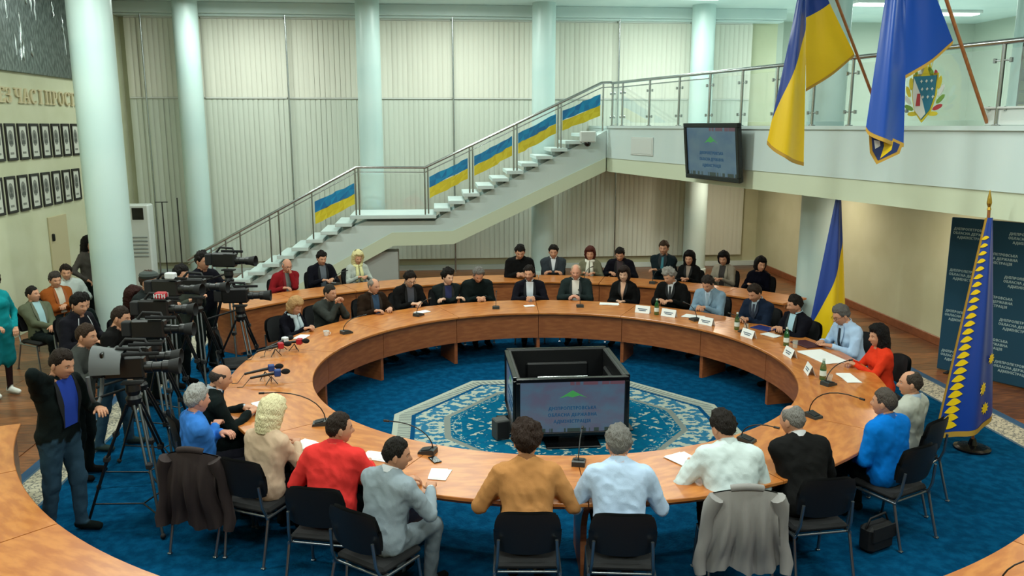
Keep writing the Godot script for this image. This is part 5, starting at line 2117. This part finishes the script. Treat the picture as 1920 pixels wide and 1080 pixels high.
# ---------------------------------------------------------------- cameras on tripods
func camera_rig(called_as: String, at: Vector3, turn: float, high: float, flag := "", hood := false) -> void:
	var blk := mat("camera black", "101113", 0.42)
	var dull := mat("camera rubber", "17181a", 0.75)
	var pale := mat("camera grey", "4b4f50", 0.4)
	var steel := mat("tripod grey", "5d6264", 0.35, 0.6)
	var t := thing("camera_tripod", "black tripod under the " + called_as, "tripod", at, turn, "tripods of the camera crew")
	t.position.y = ground(at.x, at.z)
	var top := high - 0.16
	part(t, "head", MB.new().lathe([Vector2(0.0, top), Vector2(0.06, top), Vector2(0.065, top - 0.06), Vector2(0.05, top - 0.10), Vector2(0.07, top - 0.13), Vector2(0.05, top - 0.20), Vector2(0.0, top - 0.20)], 16), blk)
	part(t, "plate", MB.new().box(Vector3(0, top + 0.01, 0), Vector3(0.09, 0.02, 0.18), 0.004), dull)
	part(t, "pan_handle", MB.new().tube([Vector3(0.05, top - 0.05, -0.04), Vector3(0.09, top - 0.18, -0.45)], [0.010, 0.014], 8), dull)
	for k in 3:
		var a := TAU * k / 3.0 + 0.5
		var foot := Vector3(cos(a) * 0.48, 0.015, sin(a) * 0.48)
		var knee := Vector3(cos(a) * 0.27, high * 0.42, sin(a) * 0.27)
		var shoulder := Vector3(cos(a) * 0.06, top - 0.18, sin(a) * 0.06)
		var sd := Vector3(-sin(a), 0, cos(a)) * 0.022
		var lg := part(t, "leg", MB.new().tube([shoulder + sd, knee + sd], 0.012, 6).tube([shoulder - sd, knee - sd], 0.012, 6).tube([knee, foot], 0.013, 6), steel if k == 1 else blk)
		part(lg, "leg_clamp", MB.new().box(knee, Vector3(0.07, 0.05, 0.05), 0.008), dull)
		part(lg, "rubber_foot", MB.new().ball(foot + Vector3(0, 0.012, 0), Vector3(0.025, 0.025, 0.025), 8, 6), dull)
		part(t, "spreader_arm", MB.new().tube([Vector3(0, 0.16, 0), foot.lerp(knee, 0.30)], 0.008, 6), blk)
	var c := thing("video_camera", called_as, "camera", at + Vector3(0, high - 0.125 + ground(at.x, at.z), 0), turn, "video cameras of the press")
	part(c, "body", MB.new().box(Vector3(0, 0.12, -0.05), Vector3(0.12, 0.20, 0.34), 0.02), blk)
	part(c, "battery", MB.new().box(Vector3(0, 0.12, -0.27), Vector3(0.10, 0.16, 0.10), 0.012), dull)
	part(c, "side_panel", MB.new().box(Vector3(0.063, 0.13, -0.06), Vector3(0.012, 0.12, 0.20), 0.004), pale)
	for k in 4:
		part(c, "button", MB.new().box(Vector3(0.071, 0.10 + 0.022 * k, -0.10 + 0.035 * k), Vector3(0.006, 0.012, 0.018), 0.002), mat("button white", "b8bcbd", 0.5))
	part(c, "handle", MB.new().tube([Vector3(0, 0.22, 0.10), Vector3(0, 0.28, 0.08), Vector3(0, 0.29, -0.10), Vector3(0, 0.22, -0.16)], 0.016, 8), dull)
	part(c, "lens", MB.new().lathe([Vector2(0.0, 0.0), Vector2(0.05, 0.0), Vector2(0.052, 0.06), Vector2(0.045, 0.065), Vector2(0.045, 0.14), Vector2(0.056, 0.15), Vector2(0.056, 0.20), Vector2(0.0, 0.20)], 18, Vector3(0, 0.11, 0.12), Basis(Vector3.RIGHT, PI / 2)), blk)
	part(c, "lens_hood", MB.new().lathe([Vector2(0.056, 0.0), Vector2(0.075, 0.09), Vector2(0.070, 0.09), Vector2(0.050, 0.0)], 18, Vector3(0, 0.11, 0.32), Basis(Vector3.RIGHT, PI / 2)), dull)
	part(c, "viewfinder", MB.new().tube([Vector3(0.09, 0.20, 0.10), Vector3(0.09, 0.21, -0.06)], [0.026, 0.034], 10).box(Vector3(0.06, 0.20, 0.06), Vector3(0.06, 0.02, 0.02), 0.004), dull)
	part(c, "shotgun_microphone", MB.new().tube([Vector3(-0.07, 0.25, -0.05), Vector3(-0.07, 0.25, 0.26)], 0.017, 10), mat("foam", "0d0e10", 1.0))
	if flag:
		part(c, "microphone_flag", MB.new().box(Vector3(-0.07, 0.28, 0.06), Vector3(0.09, 0.075, 0.12), 0.012), mats["press red"] if flag == "red" else mats["press white"])
		if flag == "red":
			text(c, "lettering", "НТН", 0.05, 0.002, Vector3(-0.024, 0.28, 0.06), Basis(Vector3.UP, PI / 2), mat("press white", "d3d6d8", 0.5))
			text(c, "lettering", "НТН", 0.05, 0.002, Vector3(-0.116, 0.28, 0.06), Basis(Vector3.UP, -PI / 2), mat("press white", "d3d6d8", 0.5))
	if hood:
		var sh := MB.new()
		var rows := []
		for i in 6:
			var line := []
			for j in 13:
				var a := PI * (j / 12.0)
				line.append(Vector3(cos(a) * 0.16, 0.10 + sin(a) * 0.22 * (1.0 - 0.05 * i), -0.30 + 0.05 * i))
			rows.append(line)
		part(c, "monitor_shade", sh.sheet(rows, 0.01), mat("shade grey", "55595a", 0.6))
		var loop := []
		for k in 17:
			var a := PI + PI * k / 16.0
			loop.append(Vector3(cos(a) * 0.19, 0.10 + sin(a) * 0.30, -0.30))
		part(c, "strap", MB.new().tube(loop, 0.018, 8), mat("shade grey", "55595a", 0.6))
		part(c, "monitor", MB.new().box(Vector3(0, 0.20, -0.20), Vector3(0.24, 0.17, 0.03), 0.008), mats["black gloss"])


func build_press() -> void:
	var look := deg_to_rad(98.0)
	camera_rig("large video camera topmost near the staircase, lens to the right", Vector3(-3.95, 0, -11.35), deg_to_rad(82.0), 1.72)
	camera_rig("video camera before the man with the dark hair near the staircase", Vector3(-3.95, 0, -10.15), deg_to_rad(85.0), 1.58)
	camera_rig("video camera with a red microphone flag amid the crew", Vector3(-3.95, 0, -9.05), deg_to_rad(88.0), 1.54, "red")
	camera_rig("video camera beside the man in the striped jacket", Vector3(-3.72, 0, -8.35), deg_to_rad(92.0), 1.48)
	camera_rig("video camera with a grey monitor shade, nearest in the crew", Vector3(-3.36, 0, -7.02), deg_to_rad(100.0), 1.46, "", true)
	camera_rig("video camera low between the two nearest cameramen", Vector3(-3.62, 0, -7.72), deg_to_rad(95.0), 1.36)
	camera_rig("video camera behind the one with the red flag", Vector3(-4.05, 0, -9.62), deg_to_rad(80.0), 1.66, "white")
	camera_rig("low video camera beside the topmost one", Vector3(-3.62, 0, -10.75), deg_to_rad(95.0), 1.34)
	var bg := thing("shoulder_bag", "black shoulder bag on the carpet under a chair at the right", "bag", Vector3(3.10, 0.010, -6.50), 0.5)
	part(bg, "pouch", MB.new().box(Vector3(0, 0.12, 0), Vector3(0.30, 0.24, 0.15), 0.035), cloth("bag cloth", "0b0c0e", 0.7))
	part(bg, "flap", MB.new().box(Vector3(0, 0.18, 0.08), Vector3(0.29, 0.13, 0.014), 0.006), cloth("bag cloth", "0b0c0e", 0.7))
	part(bg, "strap", MB.new().tube([Vector3(-0.14, 0.22, 0), Vector3(-0.12, 0.31, 0.02), Vector3(0.05, 0.33, 0.03), Vector3(0.14, 0.22, 0)], 0.010, 6), cloth("bag cloth", "0b0c0e", 0.7))


# a coat hung over a chair back; the chair stands at the origin of the frame
func hung_coat(label: String, at: Vector3, turn: float, hex: String, drop: float, wide: float) -> void:
	var t := thing("hung_jacket", label, "jacket", at, turn)
	var m := cloth("coat cloth " + hex, hex, 0.85)
	var body := []
	for i in 15:
		var f := i / 14.0
		var line := []
		for j in 29:
			var g := j / 14.0 - 1.0
			var w: float = wide * (0.80 + 0.35 * f - 0.12 * sin(PI * f))
			var fo := 0.028 * sin(g * 11.0 + f * 2.0) * smoothstep(0.1, 0.7, f) + 0.016 * sin(g * 23.0 + 1.0 - f * 3.0) * f
			var y := 0.925 - drop * f - 0.05 * g * g * (1.0 - f) + 0.03 * sin(g * 5.0) * f
			line.append(Vector3(g * w, maxf(y, 0.03), -0.275 - 0.05 * sin(PI * minf(f * 1.2, 1.0)) + 0.05 * g * g - fo))
		body.append(line)
	part(t, "back_panel", MB.new().sheet(body, 0.012), m)
	var fr := []
	for i in 8:
		var f := i / 7.0
		var line := []
		for j in 19:
			var g := j / 9.0 - 1.0
			line.append(Vector3(g * wide * 0.82, 0.930 - 0.22 * f - 0.05 * g * g, -0.275 + 0.105 * minf(f * 4.0, 1.0) + 0.06 * f * 0.3 + 0.045 * g * g * (1.0 - 0.2 * f)))
		fr.append(line)
	part(t, "lining_side", MB.new().sheet(fr, 0.010), m)
	var col := []
	for k in 9:
		var g := k / 4.0 - 1.0
		col.append(Vector3(g * wide * 0.40, 0.945 - 0.02 * g * g, -0.27 + 0.02 * g * g))
	part(t, "collar", MB.new().tube(col, 0.028, 8), m)
	for s in [-1.0, 1.0]:
		var sp := []
		var rd := []
		for k in 9:
			var f := k / 8.0
			sp.append(Vector3(s * (wide * (0.78 + 0.30 * sin(f * 1.8)) + 0.015 * sin(f * 9.0)), maxf(0.86 - drop * 0.92 * f, 0.06), -0.27 + 0.06 * sin(f * 2.6) - 0.04 * f))
			rd.append(0.058 - 0.014 * f + 0.006 * sin(f * 16.0))
		part(t, "sleeve", MB.new().tube(sp, rd, 10), m)


# ---------------------------------------------------------------- who is there
func build_people() -> void:
	var near := {"group": "people on the near side of the table", "cell": 0.018, "front": false, "chair_back": 0.06}
	var far := {"group": "people on the far side of the table", "cell": 0.021}
	var back := {"group": "people at the outer desk", "cell": 0.023, "chair_group": "chairs at the outer desk"}
	var side := {"group": "people along the left wall", "cell": 0.022, "chair_group": "chairs along the left wall"}
	var crew := {"group": "camera crew", "cell": 0.021, "stand": true, "front": false}
	var mix := func(a: Dictionary, b: Dictionary) -> Dictionary:
		var d := a.duplicate()
		d.merge(b, true)
		return d
	var forearm := [0.20, 0.80, 0.36]
	var folded := [0.06, 0.80, 0.36, "curl"]

	# near side, seen from behind
	var n := [
		["grey haired man in a bright blue shirt sitting sideways with folded arms", -2.78, -6.98, 1.29, {"short": "grey haired man in the bright blue shirt", "top": "3a78c8", "collar": "3a78c8", "legs": "0f1218", "style": "short", "hair": "9a9a98", "lean": 2, "look": 12, "turn": -4, "arms": [-0.10, 0.86, 0.20], "skin": "c58d77", "bulk": 1.08, "chair_at": [-2.60, -6.64, 172]}],
		["bald man in a dark suit bending over the left of the table", -2.80, -7.62, 1.30, {"short": "bald man in the dark suit at the left", "top": "14161a", "collar": "b9c6d6", "style": "bald", "hair": "3a3330", "lean": 14, "nod": 18, "cuff": "c9d2dc", "arms": [0.10, 0.80, 0.40], "skin": "c79477"}],
		["blonde woman in a beige jacket writing at the table", -2.05, -6.72, 1.25, {"short": "blonde woman in the beige jacket", "top": "c8ae94", "woman": true, "style": "bob", "hair": "d9cfa6", "lean": 15, "look": -10, "nod": 16, "arms": [0.10, 0.80, 0.38], "legs": "121318", "face": 158}],
		["dark haired man in a red sweater looking to the right", -1.38, -6.26, 1.30, {"short": "man in the red sweater", "top": "de3836", "collar": "c8282a", "style": "crop", "hair": "2a211c", "lean": 22, "nod": 4, "left": [0.16, 0.80, 0.30], "right": [0.20, 0.80, 0.40], "bulk": 1.06, "face": 170, "look": -55}],
		["man in a light grey suit with his hands over a notepad", -0.86, -5.79, 1.27, {"short": "man in the light grey suit", "top": "8d9aa3", "collar": "d9dfe6", "style": "crop", "hair": "1b1815", "lean": 18, "nod": 8, "turn": -14, "cuff": "dfe4ea", "legs": "6f7a80", "arms": [0.14, 0.80, 0.44], "knees": 0.16, "look": -48}],
		["young man in a tan jacket leaning on the table, seen from behind", 0.11, -5.95, 1.31, {"short": "young man in the tan jacket", "top": "b9824f", "collar": "8a5c38", "style": "thick", "hair": "2a1d17", "lean": 27, "nod": 12, "legs": "8a7a66", "face": 180, "arms": [0.17, 0.79, 0.36], "elbow": 0.8}],
		["grey haired man in a pale blue shirt seen from behind", 0.81, -5.93, 1.30, {"short": "grey haired man in the pale blue shirt seen from behind", "top": "b7cde8", "collar": "b7cde8", "style": "short", "hair": "6f6d69", "lean": 27, "nod": 16, "arms": [0.16, 0.80, 0.40], "legs": "101218", "face": 177}],
		["dark haired man in a white sweater turning a page", 1.70, -6.31, 1.29, {"short": "man in the white sweater", "top": "c9d6d6", "collar": "c0cccc", "style": "short", "hair": "1e1916", "lean": 28, "nod": 22, "left": [0.26, 0.80, 0.42], "right": [0.12, 0.80, 0.38], "bulk": 1.08, "legs": "0f1115", "face": 180, "look": 25}],
		["balding grey man in a black suit with his hand at his face", 2.32, -6.50, 1.28, {"short": "balding man in the black suit", "top": "191a1c", "collar": "c9c9cc", "style": "balding", "hair": "777470", "lean": 27, "nod": 14, "left": [0.02, 0.98, 0.26, "curl"], "right": [0.14, 0.80, 0.40], "bulk": 1.05, "face": -170, "look": 28}],
		["balding man in a bright blue padded jacket", 3.27, -6.93, 1.28, {"short": "man in the bright blue padded jacket", "top": "0b6cc4", "collar": "0c5eac", "style": "crop", "hair": "4b443f", "lean": 10, "nod": 2, "arms": [0.10, 0.60, 0.26], "bulk": 1.10, "legs": "12161c", "face": -150, "look": 20}],
		["balding man in a light beige jacket at the right end of the near row", 3.76, -7.48, 1.28, {"short": "balding man in the light beige jacket", "top": "aaaca2", "collar": "9db2c8", "style": "balding", "hair": "3a322c", "lean": 0, "nod": 2, "arms": [0.10, 0.60, 0.26], "bulk": 1.06, "legs": "3a3d40", "face": -138, "look": 26}]]
	for e in n:
		person(e[0], e[1], e[2], e[3], mix.call(near, e[4]))

	# right and far side
	var f := [
		["woman with long black hair in an orange red jacket", 4.28, -9.37, 1.25, {"short": "woman in the orange red jacket", "top": "d8391f", "woman": true, "style": "long", "hair": "0f0d0e", "lean": 8, "look": 6, "arms": folded, "legs": "1a1630"}],
		["grey haired man with glasses in a pale blue shirt and dark tie", 4.22, -10.33, 1.29, {"short": "man with glasses in the pale blue shirt", "top": "a9c4e2", "shirt": "a9c4e2", "wear": "suit", "tie": "1c2430", "collar": "b4cbe6", "style": "short", "hair": "5c5a58", "glasses": true, "lean": 18, "nod": 26, "look": -4, "arms": [0.12, 0.79, 0.40, "flat"], "bulk": 1.05}],
		["bearded dark haired man in a black suit with a pale blue shirt", 3.86, -11.03, 1.27, {"short": "bearded man in the black suit", "top": "101318", "shirt": "a6c8d8", "wear": "open", "collar": "a6c8d8", "style": "short", "hair": "1d1815", "beard": 0.45, "lean": 6, "nod": 12, "look": -18, "arms": [0.03, 0.84, 0.32]}],
		["bearded man in a navy suit reading his notes", 3.53, -11.78, 1.28, {"short": "bearded man in the navy suit", "top": "1a2436", "shirt": "9fb3c2", "wear": "suit", "tie": "20283a", "collar": "aebfcb", "style": "short", "hair": "2b211b", "beard": 0.35, "lean": 12, "nod": 26, "look": -6, "arms": folded}],
		["man in a blue grey suit looking down at his hands", 3.03, -12.56, 1.27, {"short": "man in the blue grey suit", "top": "7a93a6", "shirt": "b8cde0", "wear": "suit", "tie": "8fa4b4", "collar": "c4d6e4", "style": "short", "hair": "2c2623", "lean": 14, "nod": 30, "arms": folded, "legs": "4d5d69"}],
		["grey haired man in a black suit and white shirt leaning to the left", 2.54, -13.14, 1.28, {"short": "grey haired man in the black suit", "top": "0e0f12", "shirt": "d8dade", "wear": "suit", "tie": "15161a", "collar": "dcdfe3", "style": "thick", "hair": "8d8a84", "lean": 10, "nod": 24, "look": -20, "tilt": 8, "arms": [0.10, 0.80, 0.36]}],
		["dark haired woman in a black top with bare neck", 1.85, -13.45, 1.25, {"short": "dark haired woman in black", "top": "0d0d0f", "shirt": "c79b80", "wear": "suit", "woman": true, "style": "medium", "hair": "231815", "lean": 4, "nod": 6, "arms": [0.06, 0.72, 0.26], "skin": "c99f86"}],
		["balding man in a green grey jacket and white shirt", 1.06, -13.50, 1.29, {"short": "man in the green grey jacket", "top": "20282a", "shirt": "d5cfc6", "wear": "open", "collar": "d9d4cc", "style": "balding", "hair": "a58f78", "lean": 10, "nod": 10, "arms": [0.04, 0.80, 0.36, "curl"], "elbow": 1.3, "skin": "c99079", "bulk": 1.08}],
		["bearded man in a dark suit and open white shirt", 0.28, -13.40, 1.28, {"short": "bearded man in the dark suit", "top": "10131a", "shirt": "d3dae2", "wear": "open", "collar": "d6dde4", "style": "short", "hair": "1b1512", "beard": 0.6, "lean": 10, "nod": 8, "look": -16, "cuff": "dfe3e8", "arms": folded, "elbow": 1.2}],
		["grey haired man in a dark sweater looking down at the table", -0.55, -13.29, 1.28, {"short": "grey haired man in the dark sweater", "top": "131618", "style": "short", "hair": "6a6763", "lean": 14, "nod": 34, "arms": [0.06, 0.80, 0.36], "bulk": 1.08}],
		["young dark haired man in a dark jacket with folded arms", -1.04, -13.21, 1.25, {"short": "young man with folded arms", "top": "1b1e1f", "shirt": "232a55", "wear": "open", "style": "thick", "hair": "15110f", "lean": 12, "nod": 8, "look": 18, "arms": [-0.10, 0.80, 0.28], "skin": "cda58c"}],
		["dark haired man with glasses in a black jacket turning pages", -1.62, -12.89, 1.28, {"short": "man with glasses in the black jacket", "top": "101113", "shirt": "50525c", "wear": "open", "collar": "6a6a66", "style": "short", "hair": "17110e", "glasses": true, "lean": 12, "nod": 24, "arms": [0.08, 0.80, 0.38], "skin": "cda288"}],
		["balding man in a brown jacket over a blue sweater", -2.12, -12.45, 1.25, {"short": "balding man in the brown jacket", "top": "241913", "shirt": "27415c", "wear": "open", "collar": "241913", "style": "balding", "hair": "7d756c", "lean": 8, "look": 14, "arms": [0.14, 0.80, 0.34], "bulk": 1.12}],
		["man in a grey jacket with his hands clasped before his mouth", -2.68, -11.93, 1.25, {"short": "man with clasped hands", "top": "333733", "collar": "2b2f2c", "style": "crop", "hair": "2a2622", "lean": 14, "nod": 8, "look": 10, "arms": [0.015, 0.99, 0.34, "fist", 1.2], "bulk": 1.10}],
		["blonde woman in a dark coat with a pale scarf writing", -3.01, -11.21, 1.20, {"short": "blonde woman with the pale scarf", "top": "101418", "shirt": "b9cbd2", "wear": "scarf", "woman": true, "style": "medium", "hair": "a98458", "lean": 12, "nod": 26, "arms": [0.08, 0.80, 0.36]}]]
	for e in f:
		person(e[0], e[1], e[2], e[3], mix.call(far, e[4]))

	# outer desk behind
	var b := [
		["bald man in a dark red jacket with his hand at his chin", -3.92, -14.20, 1.28, {"short": "man in the dark red jacket", "top": "7a1620", "shirt": "6d7470", "wear": "open", "style": "bald", "hair": "8a8078", "glasses": true, "lean": 10, "nod": 16, "right": [0.18, 0.80, 0.30], "left": [0.02, 1.02, 0.22, "fist"], "skin": "bd8a72"}],
		["dark haired man in a black suit over a grey sweater at the outer desk", -3.48, -14.93, 1.29, {"short": "man in the black suit beside the staircase", "top": "12151a", "shirt": "5b626b", "wear": "open", "style": "short", "hair": "17120f", "lean": 8, "nod": 14, "arms": [0.10, 0.80, 0.34]}],
		["blonde woman with a black hair bow and a pale yellow scarf", -2.88, -15.25, 1.24, {"short": "woman in the pale yellow scarf", "top": "a9b0a8", "shirt": "d6d29a", "bow": true, "wear": "scarf", "woman": true, "style": "bob", "hair": "d8cf9a", "lean": 8, "nod": 14, "arms": [0.08, 0.80, 0.34]}],
		["man in black rising behind the bearded man in the dark suit", 0.15, -15.30, 1.36, {"short": "man in black at the outer desk", "top": "0d0e10", "style": "short", "hair": "181310", "lean": 8, "nod": 26, "arms": [0.06, 0.84, 0.30]}],
		["dark haired man in a charcoal suit and white shirt at the outer desk", 0.80, -15.80, 1.29, {"short": "man in the charcoal suit", "top": "33383e", "shirt": "d6dbe0", "wear": "suit", "collar": "d6dbe0", "style": "short", "hair": "191411", "lean": 10, "nod": 12, "arms": [-0.04, 0.80, 0.30]}],
		["red haired woman in a khaki coat with a white scarf", 1.50, -15.70, 1.25, {"short": "red haired woman in khaki", "top": "6d6a56", "shirt": "d8d6c8", "wear": "scarf", "woman": true, "style": "medium", "hair": "4a2018", "lean": 4, "nod": 8, "arms": [0.10, 0.80, 0.30]}],
		["man in a dark suit bending over the outer desk", 2.06, -15.60, 1.26, {"short": "bending man in the dark suit", "top": "121316", "shirt": "3f3438", "wear": "open", "style": "short", "hair": "1a1512", "lean": 16, "nod": 26, "arms": [0.16, 0.80, 0.36]}],
		["upright man in a dark suit with a teal tie", 2.92, -15.75, 1.36, {"short": "man with the teal tie", "top": "1c2328", "shirt": "24343c", "wear": "suit", "tie": "1a6a78", "collar": "39505a", "style": "short", "hair": "3a2a1e", "beard": 0.3, "lean": 0, "nod": 4, "arms": [-0.08, 0.84, 0.24]}],
		["woman with black hair in a black coat at the outer desk", 3.28, -15.10, 1.25, {"short": "woman in the black coat", "top": "101012", "shirt": "8f7f72", "wear": "suit", "woman": true, "style": "bob", "hair": "0e0b0b", "lean": 6, "nod": 6, "arms": [0.06, 0.80, 0.34]}],
		["woman with black hair in a beige jacket at the outer desk", 3.90, -15.05, 1.26, {"short": "woman in the beige jacket at the outer desk", "top": "8f8778", "shirt": "35302e", "wear": "open", "woman": true, "style": "medium", "hair": "110d0d", "lean": 6, "nod": 14, "arms": [0.06, 0.80, 0.34]}],
		["woman in black turning away at the right end of the outer desk", 4.40, -14.45, 1.25, {"short": "woman in black at the end of the outer desk", "top": "0c0c0e", "woman": true, "style": "medium", "hair": "0e0b0b", "lean": 6, "look": 50, "arms": [0.08, 0.80, 0.30]}]]
	for e in b:
		person(e[0], e[1], e[2], e[3], mix.call(back, e[4]))

	# along the left wall
	var s := [
		["man in an olive grey sweater leaning back by the left wall", -7.10, -12.0, 1.22, {"short": "man in the olive grey sweater", "face": 62, "top": "565a48", "shirt": "8fb0b4", "wear": "open", "style": "crop", "hair": "1b1714", "lean": -14, "look": 20, "nod": -4, "arms": [0.0, 0.66, 0.26]}],
		["man in a rust brown jacket looking back over his shoulder", -7.25, -12.9, 1.27, {"short": "man in the rust brown jacket", "face": 60, "top": "8c4a20", "shirt": "b9b4a4", "wear": "open", "style": "short", "hair": "3a3430", "lean": -4, "look": -10, "arms": [-0.05, 0.78, 0.26], "bulk": 1.05}],
		["man in a white shirt sitting beside the thick column", -7.42, -13.55, 1.28, {"short": "man in the white shirt", "face": 40, "top": "b9c2be", "collar": "c6cec9", "style": "short", "hair": "241b16", "lean": 6, "look": -10, "arms": [0.16, 0.72, 0.26], "legs": "15161a"}],
		["seated man in black with his head lowered beside the man in the striped jacket", -6.00, -11.3, 1.25, {"short": "man in black with lowered head", "face": 70, "top": "0c0d0f", "style": "short", "hair": "0f0c0b", "lean": 10, "nod": 20, "arms": [0.06, 0.68, 0.28]}],
		["person with dark red hair in black beside the thick column", -5.28, -11.3, 1.33, {"short": "person with dark red hair", "face": 75, "top": "0e0c0c", "woman": true, "style": "bob", "hair": "2a100c", "lean": 6, "nod": 10, "arms": [0.06, 0.72, 0.30]}]]
	for e in s:
		person(e[0], e[1], e[2], e[3], mix.call(side, e[4]))

	# standing
	var c := [
		["woman standing behind the thick column in a grey top", -7.34, -14.20, 1.66, {"face": 80, "top": "4b4640", "woman": true, "style": "long", "hair": "0f0b0a", "lean": 0, "arms": [0.20, 0.95, 0.08]}],
		["woman standing in a teal dress and white shoes at the left edge", -6.80, -10.60, 1.68, {"face": 60, "top": "0e7f86", "legs": "0d6a70", "skirt": true, "woman": true, "shoes": "d9d9d2", "style": "medium", "hair": "2a1a14", "lean": 0, "left": [0.20, 0.92, 0.10], "right": [0.12, 1.0, 0.22]}],
		["dark haired man in a black jacket with white piping", -4.98, -9.30, 1.66, {"face": 80, "top": "17191f", "piping": true, "collar": "0f1014", "style": "short", "hair": "120e0c", "lean": 8, "nod": 16, "look": -14, "arms": [0.16, 1.12, 0.30]}],
		["cameraman with short brown hair bending to a viewfinder", -4.22, -7.95, 1.62, {"face": 88, "top": "3a3c3a", "style": "crop", "hair": "33261d", "lean": 14, "nod": 8, "arms": [0.14, 1.22, 0.34]}],
		["cameraman in a black jacket and blue shirt holding a hand to his ear", -3.80, -6.72, 1.70, {"face": 78, "top": "14161a", "shirt": "12389a", "wear": "open", "front": true, "legs": "2b4354", "style": "crop", "hair": "241b16", "lean": 8, "nod": 18, "right": [0.13, 1.46, 0.10, "fist"], "left": [0.12, 1.15, 0.34], "stride": 0.05, "shoes": "15171b", "opening": 0.095}],
		["cameraman in a dark grey beret looking into his viewfinder", -4.58, -10.25, 1.74, {"face": 82, "top": "1f2226", "style": "beret", "hair": "3b2c22", "lean": 6, "nod": 10, "look": -6, "arms": [0.12, 1.28, 0.34]}],
		["dark haired cameraman half hidden behind the cameras", -4.45, -10.95, 1.70, {"face": 70, "top": "3c4038", "style": "short", "hair": "120e0d", "lean": 10, "nod": 10, "arms": [0.14, 1.25, 0.34]}],
		["cameraman in black behind the topmost camera by the stair rail", -4.45, -11.75, 1.76, {"face": 60, "top": "121416", "style": "short", "hair": "130f0d", "lean": 4, "nod": 4, "arms": [0.14, 1.30, 0.36]}],
		["cameraman in jeans standing between the tripods", -4.25, -8.75, 1.62, {"face": 90, "top": "101114", "legs": "2d4657", "style": "crop", "hair": "2a201a", "lean": 16, "nod": 12, "arms": [0.14, 1.15, 0.34], "shoes": "2d3a36", "stride": 0.08}]]
	for e in c:
		person(e[0], e[1], e[2], e[3], mix.call(crew, e[4]))


func bow_and_extras() -> void:
	for e in [["man in the white sweater", "light grey jacket hung over the chair of the man in the white sweater", "8d8a88", 0.66, 0.29], ["grey haired man in the bright blue shirt", "dark brown leather jacket hung over the chair at the left", "2a1e1e", 0.66, 0.27]]:
		var t: Node3D = chairs[e[0]]
		hung_coat(e[1], t.position, t.rotation.y, e[2], e[3], e[4])
	for e in [[-3.35, -10.75, -50.0, "empty black padded chair beside the blonde woman with the pale scarf"]]:
		chair(Vector3(e[0] - 0.35, 0, e[1] + 0.1), deg_to_rad(110.0), e[3], "chairs round the conference table")
